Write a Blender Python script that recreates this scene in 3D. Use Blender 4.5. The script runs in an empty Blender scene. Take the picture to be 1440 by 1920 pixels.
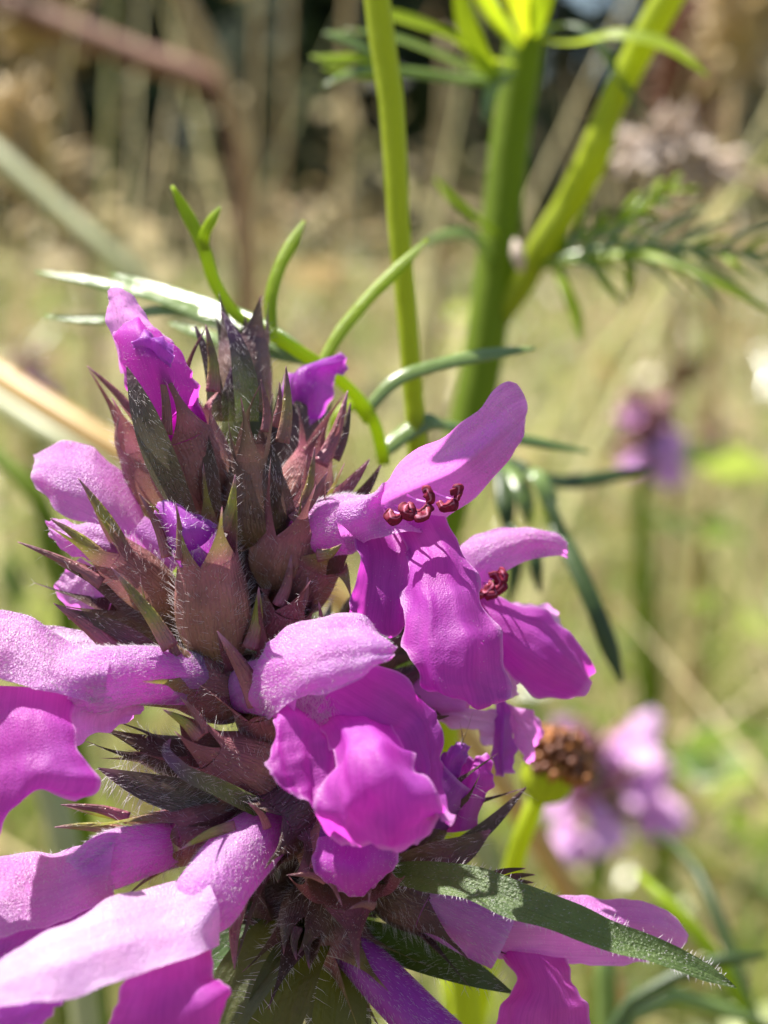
import bpy, math, random
import numpy as np
from mathutils import Vector, Matrix

random.seed(7)
RNG = np.random.default_rng(11)
scene = bpy.context.scene
COL = scene.collection

# ------------------------------------------------------------------ camera
CAM_Z = 0.34
PITCH = math.radians(10.0)
LENS = 59.0
FPX = 1920 * LENS / 36.0
FOCUS = 0.0585
cam_data = bpy.data.cameras.new('camera')
cam = bpy.data.objects.new('camera', cam_data)
COL.objects.link(cam)
cam.location = (0, 0, CAM_Z)
cam.rotation_euler = (math.pi / 2 - PITCH, 0, 0)
cam_data.sensor_fit = 'VERTICAL'
cam_data.sensor_height = 36.0
cam_data.sensor_width = 27.0
cam_data.lens = LENS
cam_data.clip_start = 0.004
cam_data.clip_end = 500
cam_data.dof.use_dof = True
cam_data.dof.focus_distance = FOCUS
cam_data.dof.aperture_fstop = LENS / 1.2
scene.camera = cam

# ------------------------------------------------------------------ light
SUN = Vector((-0.38, 0.25, 0.88)).normalized()
SUN_EL = math.asin(SUN.z)
SUN_AZ = math.atan2(SUN.x, SUN.y)
world = bpy.data.worlds.new('World')
scene.world = world
world.use_nodes = True
wn = world.node_tree
sky = wn.nodes.new('ShaderNodeTexSky')
sky.sky_type = 'NISHITA'
sky.sun_disc = False
sky.sun_elevation = SUN_EL
sky.sun_rotation = SUN_AZ
bg = wn.nodes['Background']
bg.inputs['Strength'].default_value = 0.06
wn.links.new(sky.outputs['Color'], bg.inputs['Color'])
sun_data = bpy.data.lights.new('sun', 'SUN')
sun_data.energy = 5.0
sun_data.angle = math.radians(0.53)
sun_data.color = (1.0, 0.95, 0.87)
sun = bpy.data.objects.new('sun', sun_data)
COL.objects.link(sun)
sun.location = (-2, 1, 5)
sun.rotation_euler = SUN.to_track_quat('Z', 'Y').to_euler()
scene.view_settings.view_transform = 'Standard'
scene.view_settings.look = 'None'
scene.view_settings.gamma = 1
scene.view_settings.exposure = 1.7
scene.view_settings.use_curve_mapping = False
scene.cycles.max_bounces = 5
scene.cycles.diffuse_bounces = 2
scene.cycles.glossy_bounces = 2
scene.cycles.transmission_bounces = 4
scene.render.resolution_x = 768
scene.render.resolution_y = 1024

# ------------------------------------------------------------------ coordinates
CP = np.array([0, 0, CAM_Z])
VR = np.array([1.0, 0, 0])
VF = np.array([0, math.cos(PITCH), -math.sin(PITCH)])
VU = np.array([0, math.sin(PITCH), math.cos(PITCH)])


def P(x, y, d):
    """photo pixel + distance in mm along the view axis -> world point in metres"""
    d = d / 1000.0
    return CP + VR * ((x - 720) / FPX * d) + VU * ((960 - y) / FPX * d) + VF * d


def PP(pts):
    return np.array([P(*p) for p in pts])


def px(n, d):
    """length of n photo pixels at d mm, in metres"""
    return n * d / FPX / 1000.0


# ------------------------------------------------------------------ materials
def mat_new(name):
    m = bpy.data.materials.new(name)
    m.use_nodes = True
    nt = m.node_tree
    return m, nt, nt.nodes['Principled BSDF'], nt.nodes['Material Output']


def nd(nt, typ, **kw):
    n = nt.nodes.new(typ)
    for k, v in kw.items():
        if k.startswith('i_'):
            n.inputs[k[2:].replace('_', ' ')].default_value = v
        else:
            setattr(n, k, v)
    return n


def ramp(nt, fac, stops):
    r = nt.nodes.new('ShaderNodeValToRGB')
    els = r.color_ramp.elements
    while len(els) < len(stops):
        els.new(0.5)
    for e, (p, c) in zip(els, stops):
        e.position = p
        e.color = (*c, 1)
    nt.links.new(fac, r.inputs['Fac'])
    return r.outputs['Color']


def mixc(nt, fac, a, b, blend='MIX'):
    m = nt.nodes.new('ShaderNodeMix')
    m.data_type = 'RGBA'
    m.blend_type = blend
    for sock, v in ((m.inputs[0], fac), (m.inputs[6], a), (m.inputs[7], b)):
        if isinstance(v, (int, float)):
            sock.default_value = v
        elif isinstance(v, tuple):
            sock.default_value = (*v, 1)
        else:
            nt.links.new(v, sock)
    return m.outputs[2]


def math_n(nt, op, a, b=0.0):
    m = nt.nodes.new('ShaderNodeMath')
    m.operation = op
    for sock, v in ((m.inputs[0], a), (m.inputs[1], b)):
        if isinstance(v, (int, float)):
            sock.default_value = v
        else:
            nt.links.new(v, sock)
    return m.outputs[0]


def noise(nt, vec, scale, detail=3, rough=0.55):
    n = nd(nt, 'ShaderNodeTexNoise')
    n.inputs['Scale'].default_value = scale
    n.inputs['Detail'].default_value = detail
    n.inputs['Roughness'].default_value = rough
    nt.links.new(vec, n.inputs['Vector'])
    return n.outputs['Fac']


def translucent_mix(nt, bsdf, out, col, fac, tcol=None, normal=None):
    t = nt.nodes.new('ShaderNodeBsdfTranslucent')
    src = tcol if tcol is not None else col
    if isinstance(src, tuple):
        t.inputs['Color'].default_value = (*src, 1)
    else:
        nt.links.new(src, t.inputs['Color'])
    if normal is not None:
        nt.links.new(normal, t.inputs['Normal'])
    mx = nt.nodes.new('ShaderNodeMixShader')
    mx.inputs[0].default_value = fac
    nt.links.new(bsdf.outputs[0], mx.inputs[1])
    nt.links.new(t.outputs[0], mx.inputs[2])
    nt.links.new(mx.outputs[0], out.inputs['Surface'])


def petal_material(name, deep, pale, trans, palefac=0.5, tfac=0.5, bump=0.5, rough=0.38, spec=0.4):
    m, nt, b, out = mat_new(name)
    tc = nt.nodes.new('ShaderNodeTexCoord')
    obj, uv = tc.outputs['Object'], tc.outputs['UV']
    sep = nt.nodes.new('ShaderNodeSeparateXYZ')
    nt.links.new(uv, sep.inputs[0])
    n1 = noise(nt, obj, 420, 4)
    n2 = noise(nt, obj, 2600, 3)
    # veins: streaks running from base to tip
    mp = nt.nodes.new('ShaderNodeMapping')
    mp.inputs['Scale'].default_value = (48, 3.0, 1)
    nt.links.new(uv, mp.inputs['Vector'])
    vn = noise(nt, mp.outputs[0], 1.0, 3)
    base = ramp(nt, n1, [(0.34, deep), (0.66, pale)])
    n4 = noise(nt, obj, 270, 3)
    vio = ramp(nt, n4, [(0.46, (0, 0, 0)), (0.70, (0.55, 0.55, 0.55))])
    base = mixc(nt, vio, base, (deep[0] * 0.78, deep[1] * 1.4 + 0.02, min(0.8, deep[2] * 1.25)))
    base = mixc(nt, math_n(nt, 'MULTIPLY', n2, palefac), base, pale)
    veins = ramp(nt, vn, [(0.36, (0.78, 0.68, 0.82)), (0.60, (1, 1, 1))])
    base = mixc(nt, 0.55, base, veins, 'MULTIPLY')
    eu = math_n(nt, 'MULTIPLY', math_n(nt, 'ABSOLUTE', math_n(nt, 'SUBTRACT', sep.outputs[0], 0.5)), 2.0)
    ed = math_n(nt, 'MAXIMUM', eu, sep.outputs[1])
    rim_ = ramp(nt, ed, [(0.93, (0, 0, 0)), (1.0, (0.6, 0.6, 0.6))])
    base = mixc(nt, rim_, base, (0.72, 0.48, 0.75))
    nt.links.new(base, b.inputs['Base Color'])
    b.inputs['Roughness'].default_value = rough
    b.inputs['Specular IOR Level'].default_value = spec
    b.inputs['Sheen Weight'].default_value = 0.0
    b.inputs['Sheen Roughness'].default_value = 0.5
    b.inputs['Sheen Tint'].default_value = (1, 0.85, 1, 1)
    # papillose relief, fine cells + gentle puckers
    vo = nd(nt, 'ShaderNodeTexVoronoi')
    vo.inputs['Scale'].default_value = 17000
    nt.links.new(obj, vo.inputs['Vector'])
    h = math_n(nt, 'ADD', math_n(nt, 'MULTIPLY', vo.outputs['Distance'], 0.9), math_n(nt, 'MULTIPLY', n2, 1.2))
    h = math_n(nt, 'ADD', h, math_n(nt, 'MULTIPLY', vn, 0.5))
    bp = nt.nodes.new('ShaderNodeBump')
    bp.inputs['Strength'].default_value = bump
    bp.inputs['Distance'].default_value = 0.00007
    nt.links.new(h, bp.inputs['Height'])
    nt.links.new(bp.outputs[0], b.inputs['Normal'])
    tcol = mixc(nt, 0.6, trans, veins, 'MULTIPLY')
    translucent_mix(nt, b, out, base, tfac, tcol)
    return m


M = {}
M['petal'] = petal_material('petal_magenta', (0.50, 0.13, 0.49), (0.71, 0.39, 0.72), (0.84, 0.20, 0.78), bump=0.6, rough=0.33, spec=0.5, tfac=0.54)
M['petal_deep'] = petal_material('petal_deep_magenta', (0.33, 0.024, 0.315), (0.52, 0.12, 0.51), (0.80, 0.075, 0.70), 0.25, 0.56, 0.32, 0.45, 0.3)
M['petal_pale'] = petal_material('petal_pale_lilac', (0.60, 0.26, 0.60), (0.76, 0.52, 0.77), (0.86, 0.38, 0.83), 0.6, bump=0.6, rough=0.34, spec=0.5)
M['petal_violet'] = petal_material('petal_violet', (0.28, 0.04, 0.36), (0.42, 0.12, 0.48), (0.62, 0.08, 0.66), 0.3, 0.52, 0.35)
M['petal_pink'] = petal_material('petal_pink', (0.66, 0.30, 0.66), (0.80, 0.56, 0.80), (0.92, 0.46, 0.88), 0.6)


def calyx_material(name, low, mid, top, tipc, edge, dark, dotfac=0.45):
    """v: 0 base of the cup .. 0.5 rim .. 1 tooth tip"""
    m, nt, b, out = mat_new(name)
    tc = nt.nodes.new('ShaderNodeTexCoord')
    obj, uv = tc.outputs['Object'], tc.outputs['UV']
    sep = nt.nodes.new('ShaderNodeSeparateXYZ')
    nt.links.new(uv, sep.inputs[0])
    n1 = noise(nt, obj, 600, 4)
    n2 = noise(nt, obj, 3500, 3)
    v = math_n(nt, 'ADD', sep.outputs[1], math_n(nt, 'MULTIPLY', math_n(nt, 'SUBTRACT', n1, 0.5), 0.22))
    c = ramp(nt, v, [(0.0, low), (0.30, mid), (0.52, top), (0.70, edge), (0.86, edge), (0.97, tipc)])
    c = mixc(nt, ramp(nt, n1, [(0.45, (0, 0, 0)), (0.68, (0.8, 0.8, 0.8))]), c, dark)
    n5 = noise(nt, obj, 240, 3)
    c = mixc(nt, ramp(nt, n5, [(0.46, (0, 0, 0)), (0.64, (0.7, 0.7, 0.7))]), c, tuple(0.55 * a_ + 0.45 * b_ for a_, b_ in zip(top, (0.10, 0.10, 0.03))))
    # ribs / veins
    w = nd(nt, 'ShaderNodeTexWave', wave_type='BANDS', bands_direction='X')
    w.inputs['Scale'].default_value = 3.2
    w.inputs['Distortion'].default_value = 6.0
    w.inputs['Detail'].default_value = 2
    w.inputs['Detail Scale'].default_value = 4
    nt.links.new(uv, w.inputs['Vector'])
    c = mixc(nt, math_n(nt, 'MULTIPLY', w.outputs['Fac'], 0.16), c, dark)
    # glandular dots
    vo = nd(nt, 'ShaderNodeTexVoronoi')
    vo.inputs['Scale'].default_value = 4200
    nt.links.new(obj, vo.inputs['Vector'])
    dots = ramp(nt, vo.outputs['Distance'], [(0.14, (1, 1, 1)), (0.22, (0, 0, 0))])
    c = mixc(nt, math_n(nt, 'MULTIPLY', dots, dotfac), c, (0.55, 0.33, 0.25))
    nt.links.new(c, b.inputs['Base Color'])
    b.inputs['Roughness'].default_value = 0.38
    b.inputs['Specular IOR Level'].default_value = 0.5
    h = math_n(nt, 'ADD', math_n(nt, 'MULTIPLY', n2, 1.0), math_n(nt, 'MULTIPLY', dots, 0.35))
    h = math_n(nt, 'ADD', h, math_n(nt, 'MULTIPLY', w.outputs['Fac'], 0.2))
    bp = nt.nodes.new('ShaderNodeBump')
    bp.inputs['Strength'].default_value = 0.8
    bp.inputs['Distance'].default_value = 0.00012
    nt.links.new(h, bp.inputs['Height'])
    nt.links.new(bp.outputs[0], b.inputs['Normal'])
    translucent_mix(nt, b, out, c, 0.22)
    return m


M['calyx'] = calyx_material('calyx_pink_brown', (0.30, 0.21, 0.10), (0.38, 0.19, 0.14), (0.42, 0.14, 0.20),
                            (0.72, 0.34, 0.48), (0.30, 0.11, 0.12), (0.12, 0.055, 0.06))
M['calyx_olive'] = calyx_material('calyx_olive', (0.28, 0.20, 0.08), (0.35, 0.17, 0.13), (0.38, 0.13, 0.17),
                                  (0.72, 0.34, 0.48), (0.33, 0.34, 0.04), (0.12, 0.055, 0.06))
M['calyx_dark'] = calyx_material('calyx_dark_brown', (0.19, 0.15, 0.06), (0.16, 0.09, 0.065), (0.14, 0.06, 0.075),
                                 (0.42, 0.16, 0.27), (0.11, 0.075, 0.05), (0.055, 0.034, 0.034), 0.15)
M['bract_grey'] = calyx_material('bract_grey_brown', (0.16, 0.15, 0.07), (0.125, 0.11, 0.075), (0.115, 0.10, 0.075),
                                 (0.32, 0.15, 0.22), (0.13, 0.09, 0.09), (0.055, 0.045, 0.035), 0.0)
M['bract_young'] = calyx_material('bract_green_violet', (0.20, 0.26, 0.05), (0.17, 0.22, 0.06), (0.13, 0.12, 0.09),
                                  (0.30, 0.13, 0.26), (0.16, 0.08, 0.16), (0.08, 0.07, 0.06), 0.0)


def leaf_material(name, c1, c2, trans, tfac=0.4, rough=0.4, scale=900, spec=0.5, bump=0.6):
    m, nt, b, out = mat_new(name)
    tc = nt.nodes.new('ShaderNodeTexCoord')
    obj, uv = tc.outputs['Object'], tc.outputs['UV']
    n1 = noise(nt, obj, scale, 4)
    mp = nt.nodes.new('ShaderNodeMapping')
    mp.inputs['Scale'].default_value = (14, 1.5, 1)
    nt.links.new(uv, mp.inputs['Vector'])
    vn = noise(nt, mp.outputs[0], 1.0, 3)
    c = ramp(nt, math_n(nt, 'ADD', math_n(nt, 'MULTIPLY', n1, 0.6), math_n(nt, 'MULTIPLY', vn, 0.4)), [(0.35, c1), (0.65, c2)])
    nt.links.new(c, b.inputs['Base Color'])
    b.inputs['Roughness'].default_value = rough
    b.inputs['Specular IOR Level'].default_value = spec
    bp = nt.nodes.new('ShaderNodeBump')
    bp.inputs['Strength'].default_value = bump
    bp.inputs['Distance'].default_value = 0.0001
    n3 = noise(nt, obj, scale * 5, 3)
    nt.links.new(math_n(nt, 'ADD', n3, vn), bp.inputs['Height'])
    nt.links.new(bp.outputs[0], b.inputs['Normal'])
    translucent_mix(nt, b, out, c, tfac, trans)
    return m


M['lime'] = leaf_material('lime_green_leaf', (0.18, 0.25, 0.012), (0.27, 0.35, 0.015), (0.56, 0.70, 0.02), 0.5, 0.45, 300, 0.35)
M['stem_green'] = leaf_material('stem_green', (0.25, 0.31, 0.012), (0.34, 0.40, 0.02), (0.58, 0.64, 0.02), 0.45, 0.5, 200, 0.3)
M['stem_dark'] = leaf_material('stem_dark_green', (0.10, 0.15, 0.008), (0.14, 0.20, 0.012), (0.30, 0.40, 0.01), 0.35, 0.6, 200, 0.2)
M['silver'] = leaf_material('silvery_leaf', (0.13, 0.20, 0.05), (0.22, 0.30, 0.10), (0.36, 0.48, 0.05), 0.35, 0.24, 300, 0.8)
M['dark_leaf'] = leaf_material('dark_green_leaf', (0.028, 0.05, 0.014), (0.05, 0.085, 0.022), (0.12, 0.20, 0.02), 0.25, 0.42, 300, 0.4)
M['hairy_leaf'] = leaf_material('betony_leaf', (0.036, 0.07, 0.018), (0.085, 0.13, 0.035), (0.24, 0.38, 0.03), 0.25, 0.38, 1800, 0.6, 1.0)
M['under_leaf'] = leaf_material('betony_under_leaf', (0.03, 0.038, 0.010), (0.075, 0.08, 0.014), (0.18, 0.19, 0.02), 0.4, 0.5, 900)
M['straw'] = leaf_material('straw', (0.40, 0.28, 0.12), (0.58, 0.44, 0.22), (0.55, 0.40, 0.15), 0.25, 0.5, 120)
M['straw_gold'] = leaf_material('golden_straw', (0.45, 0.28, 0.08), (0.62, 0.43, 0.17), (0.60, 0.38, 0.10), 0.3, 0.45, 120)
M['red_straw'] = leaf_material('red_brown_stalk', (0.11, 0.042, 0.018), (0.19, 0.078, 0.035), (0.18, 0.07, 0.02), 0.1, 0.7, 120)
M['pale_stalk'] = leaf_material('pale_green_stalk', (0.30, 0.32, 0.15), (0.44, 0.45, 0.26), (0.40, 0.42, 0.15), 0.3, 0.45, 120)
M['grass_yellow'] = leaf_material('yellow_green_grass', (0.20, 0.21, 0.03), (0.32, 0.30, 0.07), (0.36, 0.36, 0.05), 0.35, 0.5, 120)
M['dull_straw'] = leaf_material('dull_straw', (0.20, 0.15, 0.06), (0.32, 0.25, 0.11), (0.30, 0.22, 0.08), 0.25, 0.6, 120)
M['seed_pink'] = leaf_material('pale_seed_head', (0.50, 0.40, 0.32), (0.66, 0.56, 0.48), (0.60, 0.48, 0.36), 0.4, 0.6, 200)
M['bark'] = leaf_material('bark', (0.035, 0.026, 0.018), (0.07, 0.052, 0.038), (0.02, 0.02, 0.01), 0.0, 0.85, 12)


def simple_mat(name, col, rough=0.5, trans=None, tfac=0.0, spec=0.5):
    m, nt, b, out = mat_new(name)
    tc = nt.nodes.new('ShaderNodeTexCoord')
    n1 = noise(nt, tc.outputs['Object'], 1500, 3)
    c = ramp(nt, n1, [(0.3, tuple(x * 0.75 for x in col)), (0.7, tuple(min(1, x * 1.2) for x in col))])
    nt.links.new(c, b.inputs['Base Color'])
    b.inputs['Roughness'].default_value = rough
    b.inputs['Specular IOR Level'].default_value = spec
    if tfac:
        translucent_mix(nt, b, out, c, tfac, trans)
    return m


M['hair'] = simple_mat('white_hair', (0.80, 0.76, 0.78), 0.35, (0.85, 0.8, 0.82), 0.4, 0.6)
M['hair_lilac'] = simple_mat('lilac_hair', (0.80, 0.62, 0.82), 0.35, (0.85, 0.62, 0.86), 0.4, 0.6)
m, nt, b, out = mat_new('crimson_anther')
tc = nt.nodes.new('ShaderNodeTexCoord')
sep = nt.nodes.new('ShaderNodeSeparateXYZ')
nt.links.new(tc.outputs['UV'], sep.inputs[0])
nz = noise(nt, tc.outputs['Object'], 9000, 3)
sl_u = math_n(nt, 'ABSOLUTE', math_n(nt, 'SUBTRACT', math_n(nt, 'ADD', sep.outputs[0], math_n(nt, 'MULTIPLY', nz, 0.10)), 0.30))
slit = ramp(nt, sl_u, [(0.012, (0.7, 0.7, 0.7)), (0.035, (0, 0, 0))])
c = mixc(nt, slit, ramp(nt, nz, [(0.35, (0.09, 0.002, 0.015)), (0.7, (0.22, 0.006, 0.035))]), (0.45, 0.16, 0.25))
nt.links.new(c, b.inputs['Base Color'])
b.inputs['Roughness'].default_value = 0.7
b.inputs['Specular IOR Level'].default_value = 0.25
M['anther'] = m
M['filament'] = simple_mat('filament', (0.60, 0.30, 0.62), 0.4, (0.7, 0.3, 0.7), 0.4)
M['orange_floret'] = simple_mat('orange_brown_floret', (0.34, 0.13, 0.035), 0.5, (0.45, 0.16, 0.03), 0.25)
M['brown_floret'] = simple_mat('dark_brown_floret', (0.13, 0.04, 0.015), 0.55)
M['yellow_floret'] = simple_mat('yellow_ray', (0.55, 0.38, 0.03), 0.5, (0.6, 0.4, 0.02), 0.35)


def tint_material(name, stops, trans_gain=1.3, tfac=0.35, rough=0.45, spec=0.45):
    m, nt, b, out = mat_new(name)
    at = nt.nodes.new('ShaderNodeAttribute')
    at.attribute_name = 'tint'
    c = ramp(nt, at.outputs['Fac'], stops)
    nt.links.new(c, b.inputs['Base Color'])
    b.inputs['Roughness'].default_value = rough
    b.inputs['Specular IOR Level'].default_value = spec
    t = mixc(nt, 1.0, c, (trans_gain,) * 3, 'MULTIPLY')
    translucent_mix(nt, b, out, c, tfac, t)
    return m


M['grass_green'] = tint_material('green_grass', [(0.0, (0.06, 0.09, 0.02)), (0.35, (0.15, 0.19, 0.03)), (0.65, (0.26, 0.27, 0.05)),
                                                 (0.85, (0.33, 0.34, 0.09)), (1.0, (0.16, 0.26, 0.10))])
M['grass_lush'] = tint_material('lush_grass', [(0.0, (0.05, 0.08, 0.02)), (0.35, (0.12, 0.17, 0.03)), (0.65, (0.25, 0.32, 0.05)), (0.85, (0.34, 0.40, 0.08)), (1.0, (0.17, 0.29, 0.11))], 1.5, 0.45, 0.3, 0.6)
M['grass_glint'] = tint_material('glossy_thin_grass', [(0.0, (0.10, 0.15, 0.03)), (0.35, (0.24, 0.30, 0.06)), (0.6, (0.45, 0.42, 0.18)), (0.85, (0.62, 0.54, 0.32)), (1.0, (0.30, 0.40, 0.14))], 1.3, 0.35, 0.22, 0.7)
M['grass_dry'] = tint_material('dry_grass', [(0.0, (0.14, 0.08, 0.035)), (0.3, (0.28, 0.20, 0.09)), (0.6, (0.42, 0.33, 0.17)),
                                             (0.85, (0.55, 0.46, 0.30)), (1.0, (0.25, 0.24, 0.10))])
M['crown'] = tint_material('tree_leaves', [(0.0, (0.012, 0.02, 0.008)), (0.5, (0.022, 0.036, 0.012)), (1.0, (0.035, 0.05, 0.016))], 1.2, 0.12, 0.6, 0.25)

m, nt, b, out = mat_new('meadow_soil')
tc = nt.nodes.new('ShaderNodeTexCoord')
n1 = noise(nt, tc.outputs['Object'], 3.0, 6)
n2 = noise(nt, tc.outputs['Object'], 45.0, 5)
c = ramp(nt, n1, [(0.35, (0.06, 0.045, 0.022)), (0.65, (0.10, 0.095, 0.035))])
c = mixc(nt, math_n(nt, 'MULTIPLY', n2, 0.7), c, (0.16, 0.12, 0.06))
nt.links.new(c, b.inputs['Base Color'])
b.inputs['Roughness'].default_value = 0.9
M['ground'] = m


# ------------------------------------------------------------------ object helpers
def tag(o, label=None, cat=None, group=None, kind=None):
    if label:
        o['label'] = label
    if cat:
        o['category'] = cat
    if group:
        o['group'] = group
    if kind:
        o['kind'] = kind
    return o


class Thing:
    def __init__(self, name, label, cat, base, group=None):
        self.o = bpy.data.objects.new(name, None)
        COL.objects.link(self.o)
        self.base = np.array(base, float)
        self.o.location = Vector(self.base)
        self.o.empty_display_size = 0.005
        tag(self.o, label, cat, group)


def mesh_obj(name, V, Q, T=None, mat=None, parent=None, base=None, uv=None, attrs=None, smooth=True):
    V = np.asarray(V, float)
    if base is not None:
        V = V - base
    me = bpy.data.meshes.new(name)
    Q = np.zeros((0, 4), int) if Q is None else np.asarray(Q, int).reshape(-1, 4)
    T = np.zeros((0, 3), int) if T is None else np.asarray(T, int).reshape(-1, 3)
    me.vertices.add(len(V))
    me.vertices.foreach_set('co', V.astype(np.float32).ravel())
    idx = np.concatenate([Q.ravel(), T.ravel()]).astype(np.int32)
    me.loops.add(len(idx))
    me.loops.foreach_set('vertex_index', idx)
    np_ = len(Q) + len(T)
    me.polygons.add(np_)
    st = np.concatenate([np.arange(len(Q)) * 4, len(Q) * 4 + np.arange(len(T)) * 3]).astype(np.int32)
    me.polygons.foreach_set('loop_start', st)
    if uv is not None:
        l = me.uv_layers.new(name='UVMap')
        l.data.foreach_set('uv', np.asarray(uv, np.float32)[idx].ravel())
    if attrs:
        for k, a in attrs.items():
            at = me.attributes.new(k, 'FLOAT', 'POINT')
            at.data.foreach_set('value', np.asarray(a, np.float32))
    me.update(calc_edges=True)
    me.validate()
    if smooth:
        me.polygons.foreach_set('use_smooth', np.ones(len(me.polygons), bool))
    if mat:
        me.materials.append(M[mat] if isinstance(mat, str) else mat)
    o = bpy.data.objects.new(name, me)
    COL.objects.link(o)
    if parent is not None:
        o.parent = parent
    return o


def catmull(pts, n):
    """resample a polyline (k,m) smoothly to n points"""
    pts = np.asarray(pts, float)
    k = len(pts)
    if k == 2:
        t = np.linspace(0, 1, n).reshape((-1,) + (1,) * (pts.ndim - 1))
        return pts[0] * (1 - t) + pts[1] * t
    if pts.ndim == 2:
        u = np.concatenate([[0], np.cumsum(np.linalg.norm(np.diff(pts[:, :3], axis=0), axis=1) + 1e-9)])
        # share samples between even steps and control points so short spans stay smooth
        uu = 0.5 * np.interp(np.linspace(0, k - 1, n), np.arange(k), u) + 0.5 * np.linspace(0, u[-1], n)
        h = np.diff(u)
        sl_ = np.diff(pts, axis=0) / h[:, None]
        m = np.empty_like(pts)
        m[1:-1] = (sl_[:-1] * h[1:, None] + sl_[1:] * h[:-1, None]) / (h[1:] + h[:-1])[:, None]
        m[0] = 1.5 * sl_[0] - 0.5 * m[1]
        m[-1] = 1.5 * sl_[-1] - 0.5 * m[-2]
        i = np.clip(np.searchsorted(u, uu, side='right') - 1, 0, k - 2)
        hh = h[i][:, None]
        t = ((uu - u[i]) / h[i])[:, None]
        return ((2 * t ** 3 - 3 * t ** 2 + 1) * pts[i] + (t ** 3 - 2 * t ** 2 + t) * hh * m[i]
                + (-2 * t ** 3 + 3 * t ** 2) * pts[i + 1] + (t ** 3 - t ** 2) * hh * m[i + 1])
    ext = np.concatenate([(2 * pts[0] - pts[1])[None], pts, (2 * pts[-1] - pts[-2])[None]])
    u = np.linspace(0, k - 1, n)
    i = np.minimum(u.astype(int), k - 2)
    t = (u - i).reshape((-1,) + (1,) * (pts.ndim - 1))
    p0, p1, p2, p3 = ext[i], ext[i + 1], ext[i + 2], ext[i + 3]
    return 0.5 * ((2 * p1) + (-p0 + p2) * t + (2 * p0 - 5 * p1 + 4 * p2 - p3) * t ** 2 + (-p0 + 3 * p1 - 3 * p2 + p3) * t ** 3)


def wob(Pm, freq, seed, oct_=3):
    """smooth vector noise; Pm in metres, freq in cycles per mm"""
    r = np.random.default_rng(seed)
    out_ = np.zeros_like(Pm)
    a = 1.0
    for o in range(oct_):
        for _ in range(3):
            k = r.normal(size=3)
            k *= freq * 2 * math.pi * 1000 * (1.9 ** o) / np.linalg.norm(k)
            out_ += a * np.sin(Pm @ k + r.uniform(0, 6.28))[:, None] * r.normal(size=3)[None] * 0.4
        a *= 0.5
    return out_


def grid_quads(nr, nc, wrap=False):
    q = []
    r = np.arange(nr - 1)[:, None]
    cmax = nc if wrap else nc - 1
    c = np.arange(cmax)[None]
    c2 = (c + 1) % nc
    a = r * nc + c
    b_ = r * nc + c2
    return np.stack([a, b_, b_ + nc, a + nc], -1).reshape(-1, 4)


def norm(v):
    return v / (np.linalg.norm(v, axis=-1, keepdims=True) + 1e-12)


def net(name, rows, mat, parent, base, nr=44, nc=36, ruffle=0.07, seed=0, fuzz_n=0, fuzz_len=0.25, fuzz_mat='hair_lilac', xf=None, crease=1.0, flat=1.0, tilt=0.0):
    """smooth petal sheet through hand-placed points; rows run from base to tip"""
    rows2 = []
    for k_, r_ in enumerate(rows):
        md = np.mean([p[2] for p in r_])
        f_ = 1.0 if k_ == 0 else flat
        tl_ = 0.0 if k_ == 0 else tilt
        rows2.append([(p[0], p[1], md + (p[2] - md) * f_ + tl_ * (0.5 - c_ / (len(r_) - 1))) for c_, p in enumerate(r_)])
    G = np.array([[P(*p) for p in r] for r in rows2])           # rows, cols, 3
    G = catmull(G, nr)
    G = catmull(np.swapaxes(G, 0, 1), nc)
    G = np.swapaxes(G, 0, 1)
    V = G.reshape(-1, 3)
    if xf is not None:
        V = xf(V)
    u = np.linspace(0, 1, nc)[None].repeat(nr, 0)
    v = np.linspace(0, 1, nr)[:, None].repeat(nc, 1)
    edge = np.maximum(np.abs(u - 0.5) * 2, np.clip(v * 1.5 - 0.5, 0, 1)).reshape(-1, 1)
    V = V + wob(V, 0.22, seed + 5, 2) * ruffle * 0.0009 * (0.35 + edge ** 2) * np.clip(v.reshape(-1, 1) * 4, 0, 1)
    V = V + wob(V, 0.55, seed + 6, 3) * ruffle * 0.0005 * np.clip(v.reshape(-1, 1) * 3, 0, 1)
    G = V.reshape(nr, nc, 3)
    N = norm(np.cross(np.gradient(G, axis=0), np.gradient(G, axis=1))).reshape(-1, 3)
    rs = np.random.default_rng(seed + 321)
    cr = np.zeros((nr, nc))
    for f_, a_ in ((1.3, 0.10), (2.6, 0.06), (5.5, 0.014)):
        cr += a_ * np.sin(2 * math.pi * f_ * u + rs.uniform(0, 6.28) + rs.uniform(-2, 2) * v) * (0.25 + 0.75 * v)
    for f_, a_ in ((2.2, 0.09), (5.0, 0.05)):
        cr += a_ * np.sin(2 * math.pi * f_ * v + rs.uniform(0, 6.28)) * (np.abs(u - .5) * 2) ** 3
    if name == 'upper_lip':
        crease = crease * 0.4
    V = V + N * cr.reshape(-1, 1) * 0.001 * crease
    V = V + wob(V, 0.55, seed + 9, 2) * ruffle * 0.0011 * (edge ** 6) * np.clip(v.reshape(-1, 1) * 4, 0, 1)
    Q = grid_quads(nr, nc)
    uv = np.stack([u.ravel(), v.ravel()], -1)
    o = mesh_obj(name, V, Q, None, mat, parent, base, uv)
    if fuzz_n:
        fuzz(V, Q, int(fuzz_n * 0.75), fuzz_len * 0.55, 0.0068, 'hair', o, base, seed)
    return o


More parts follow.
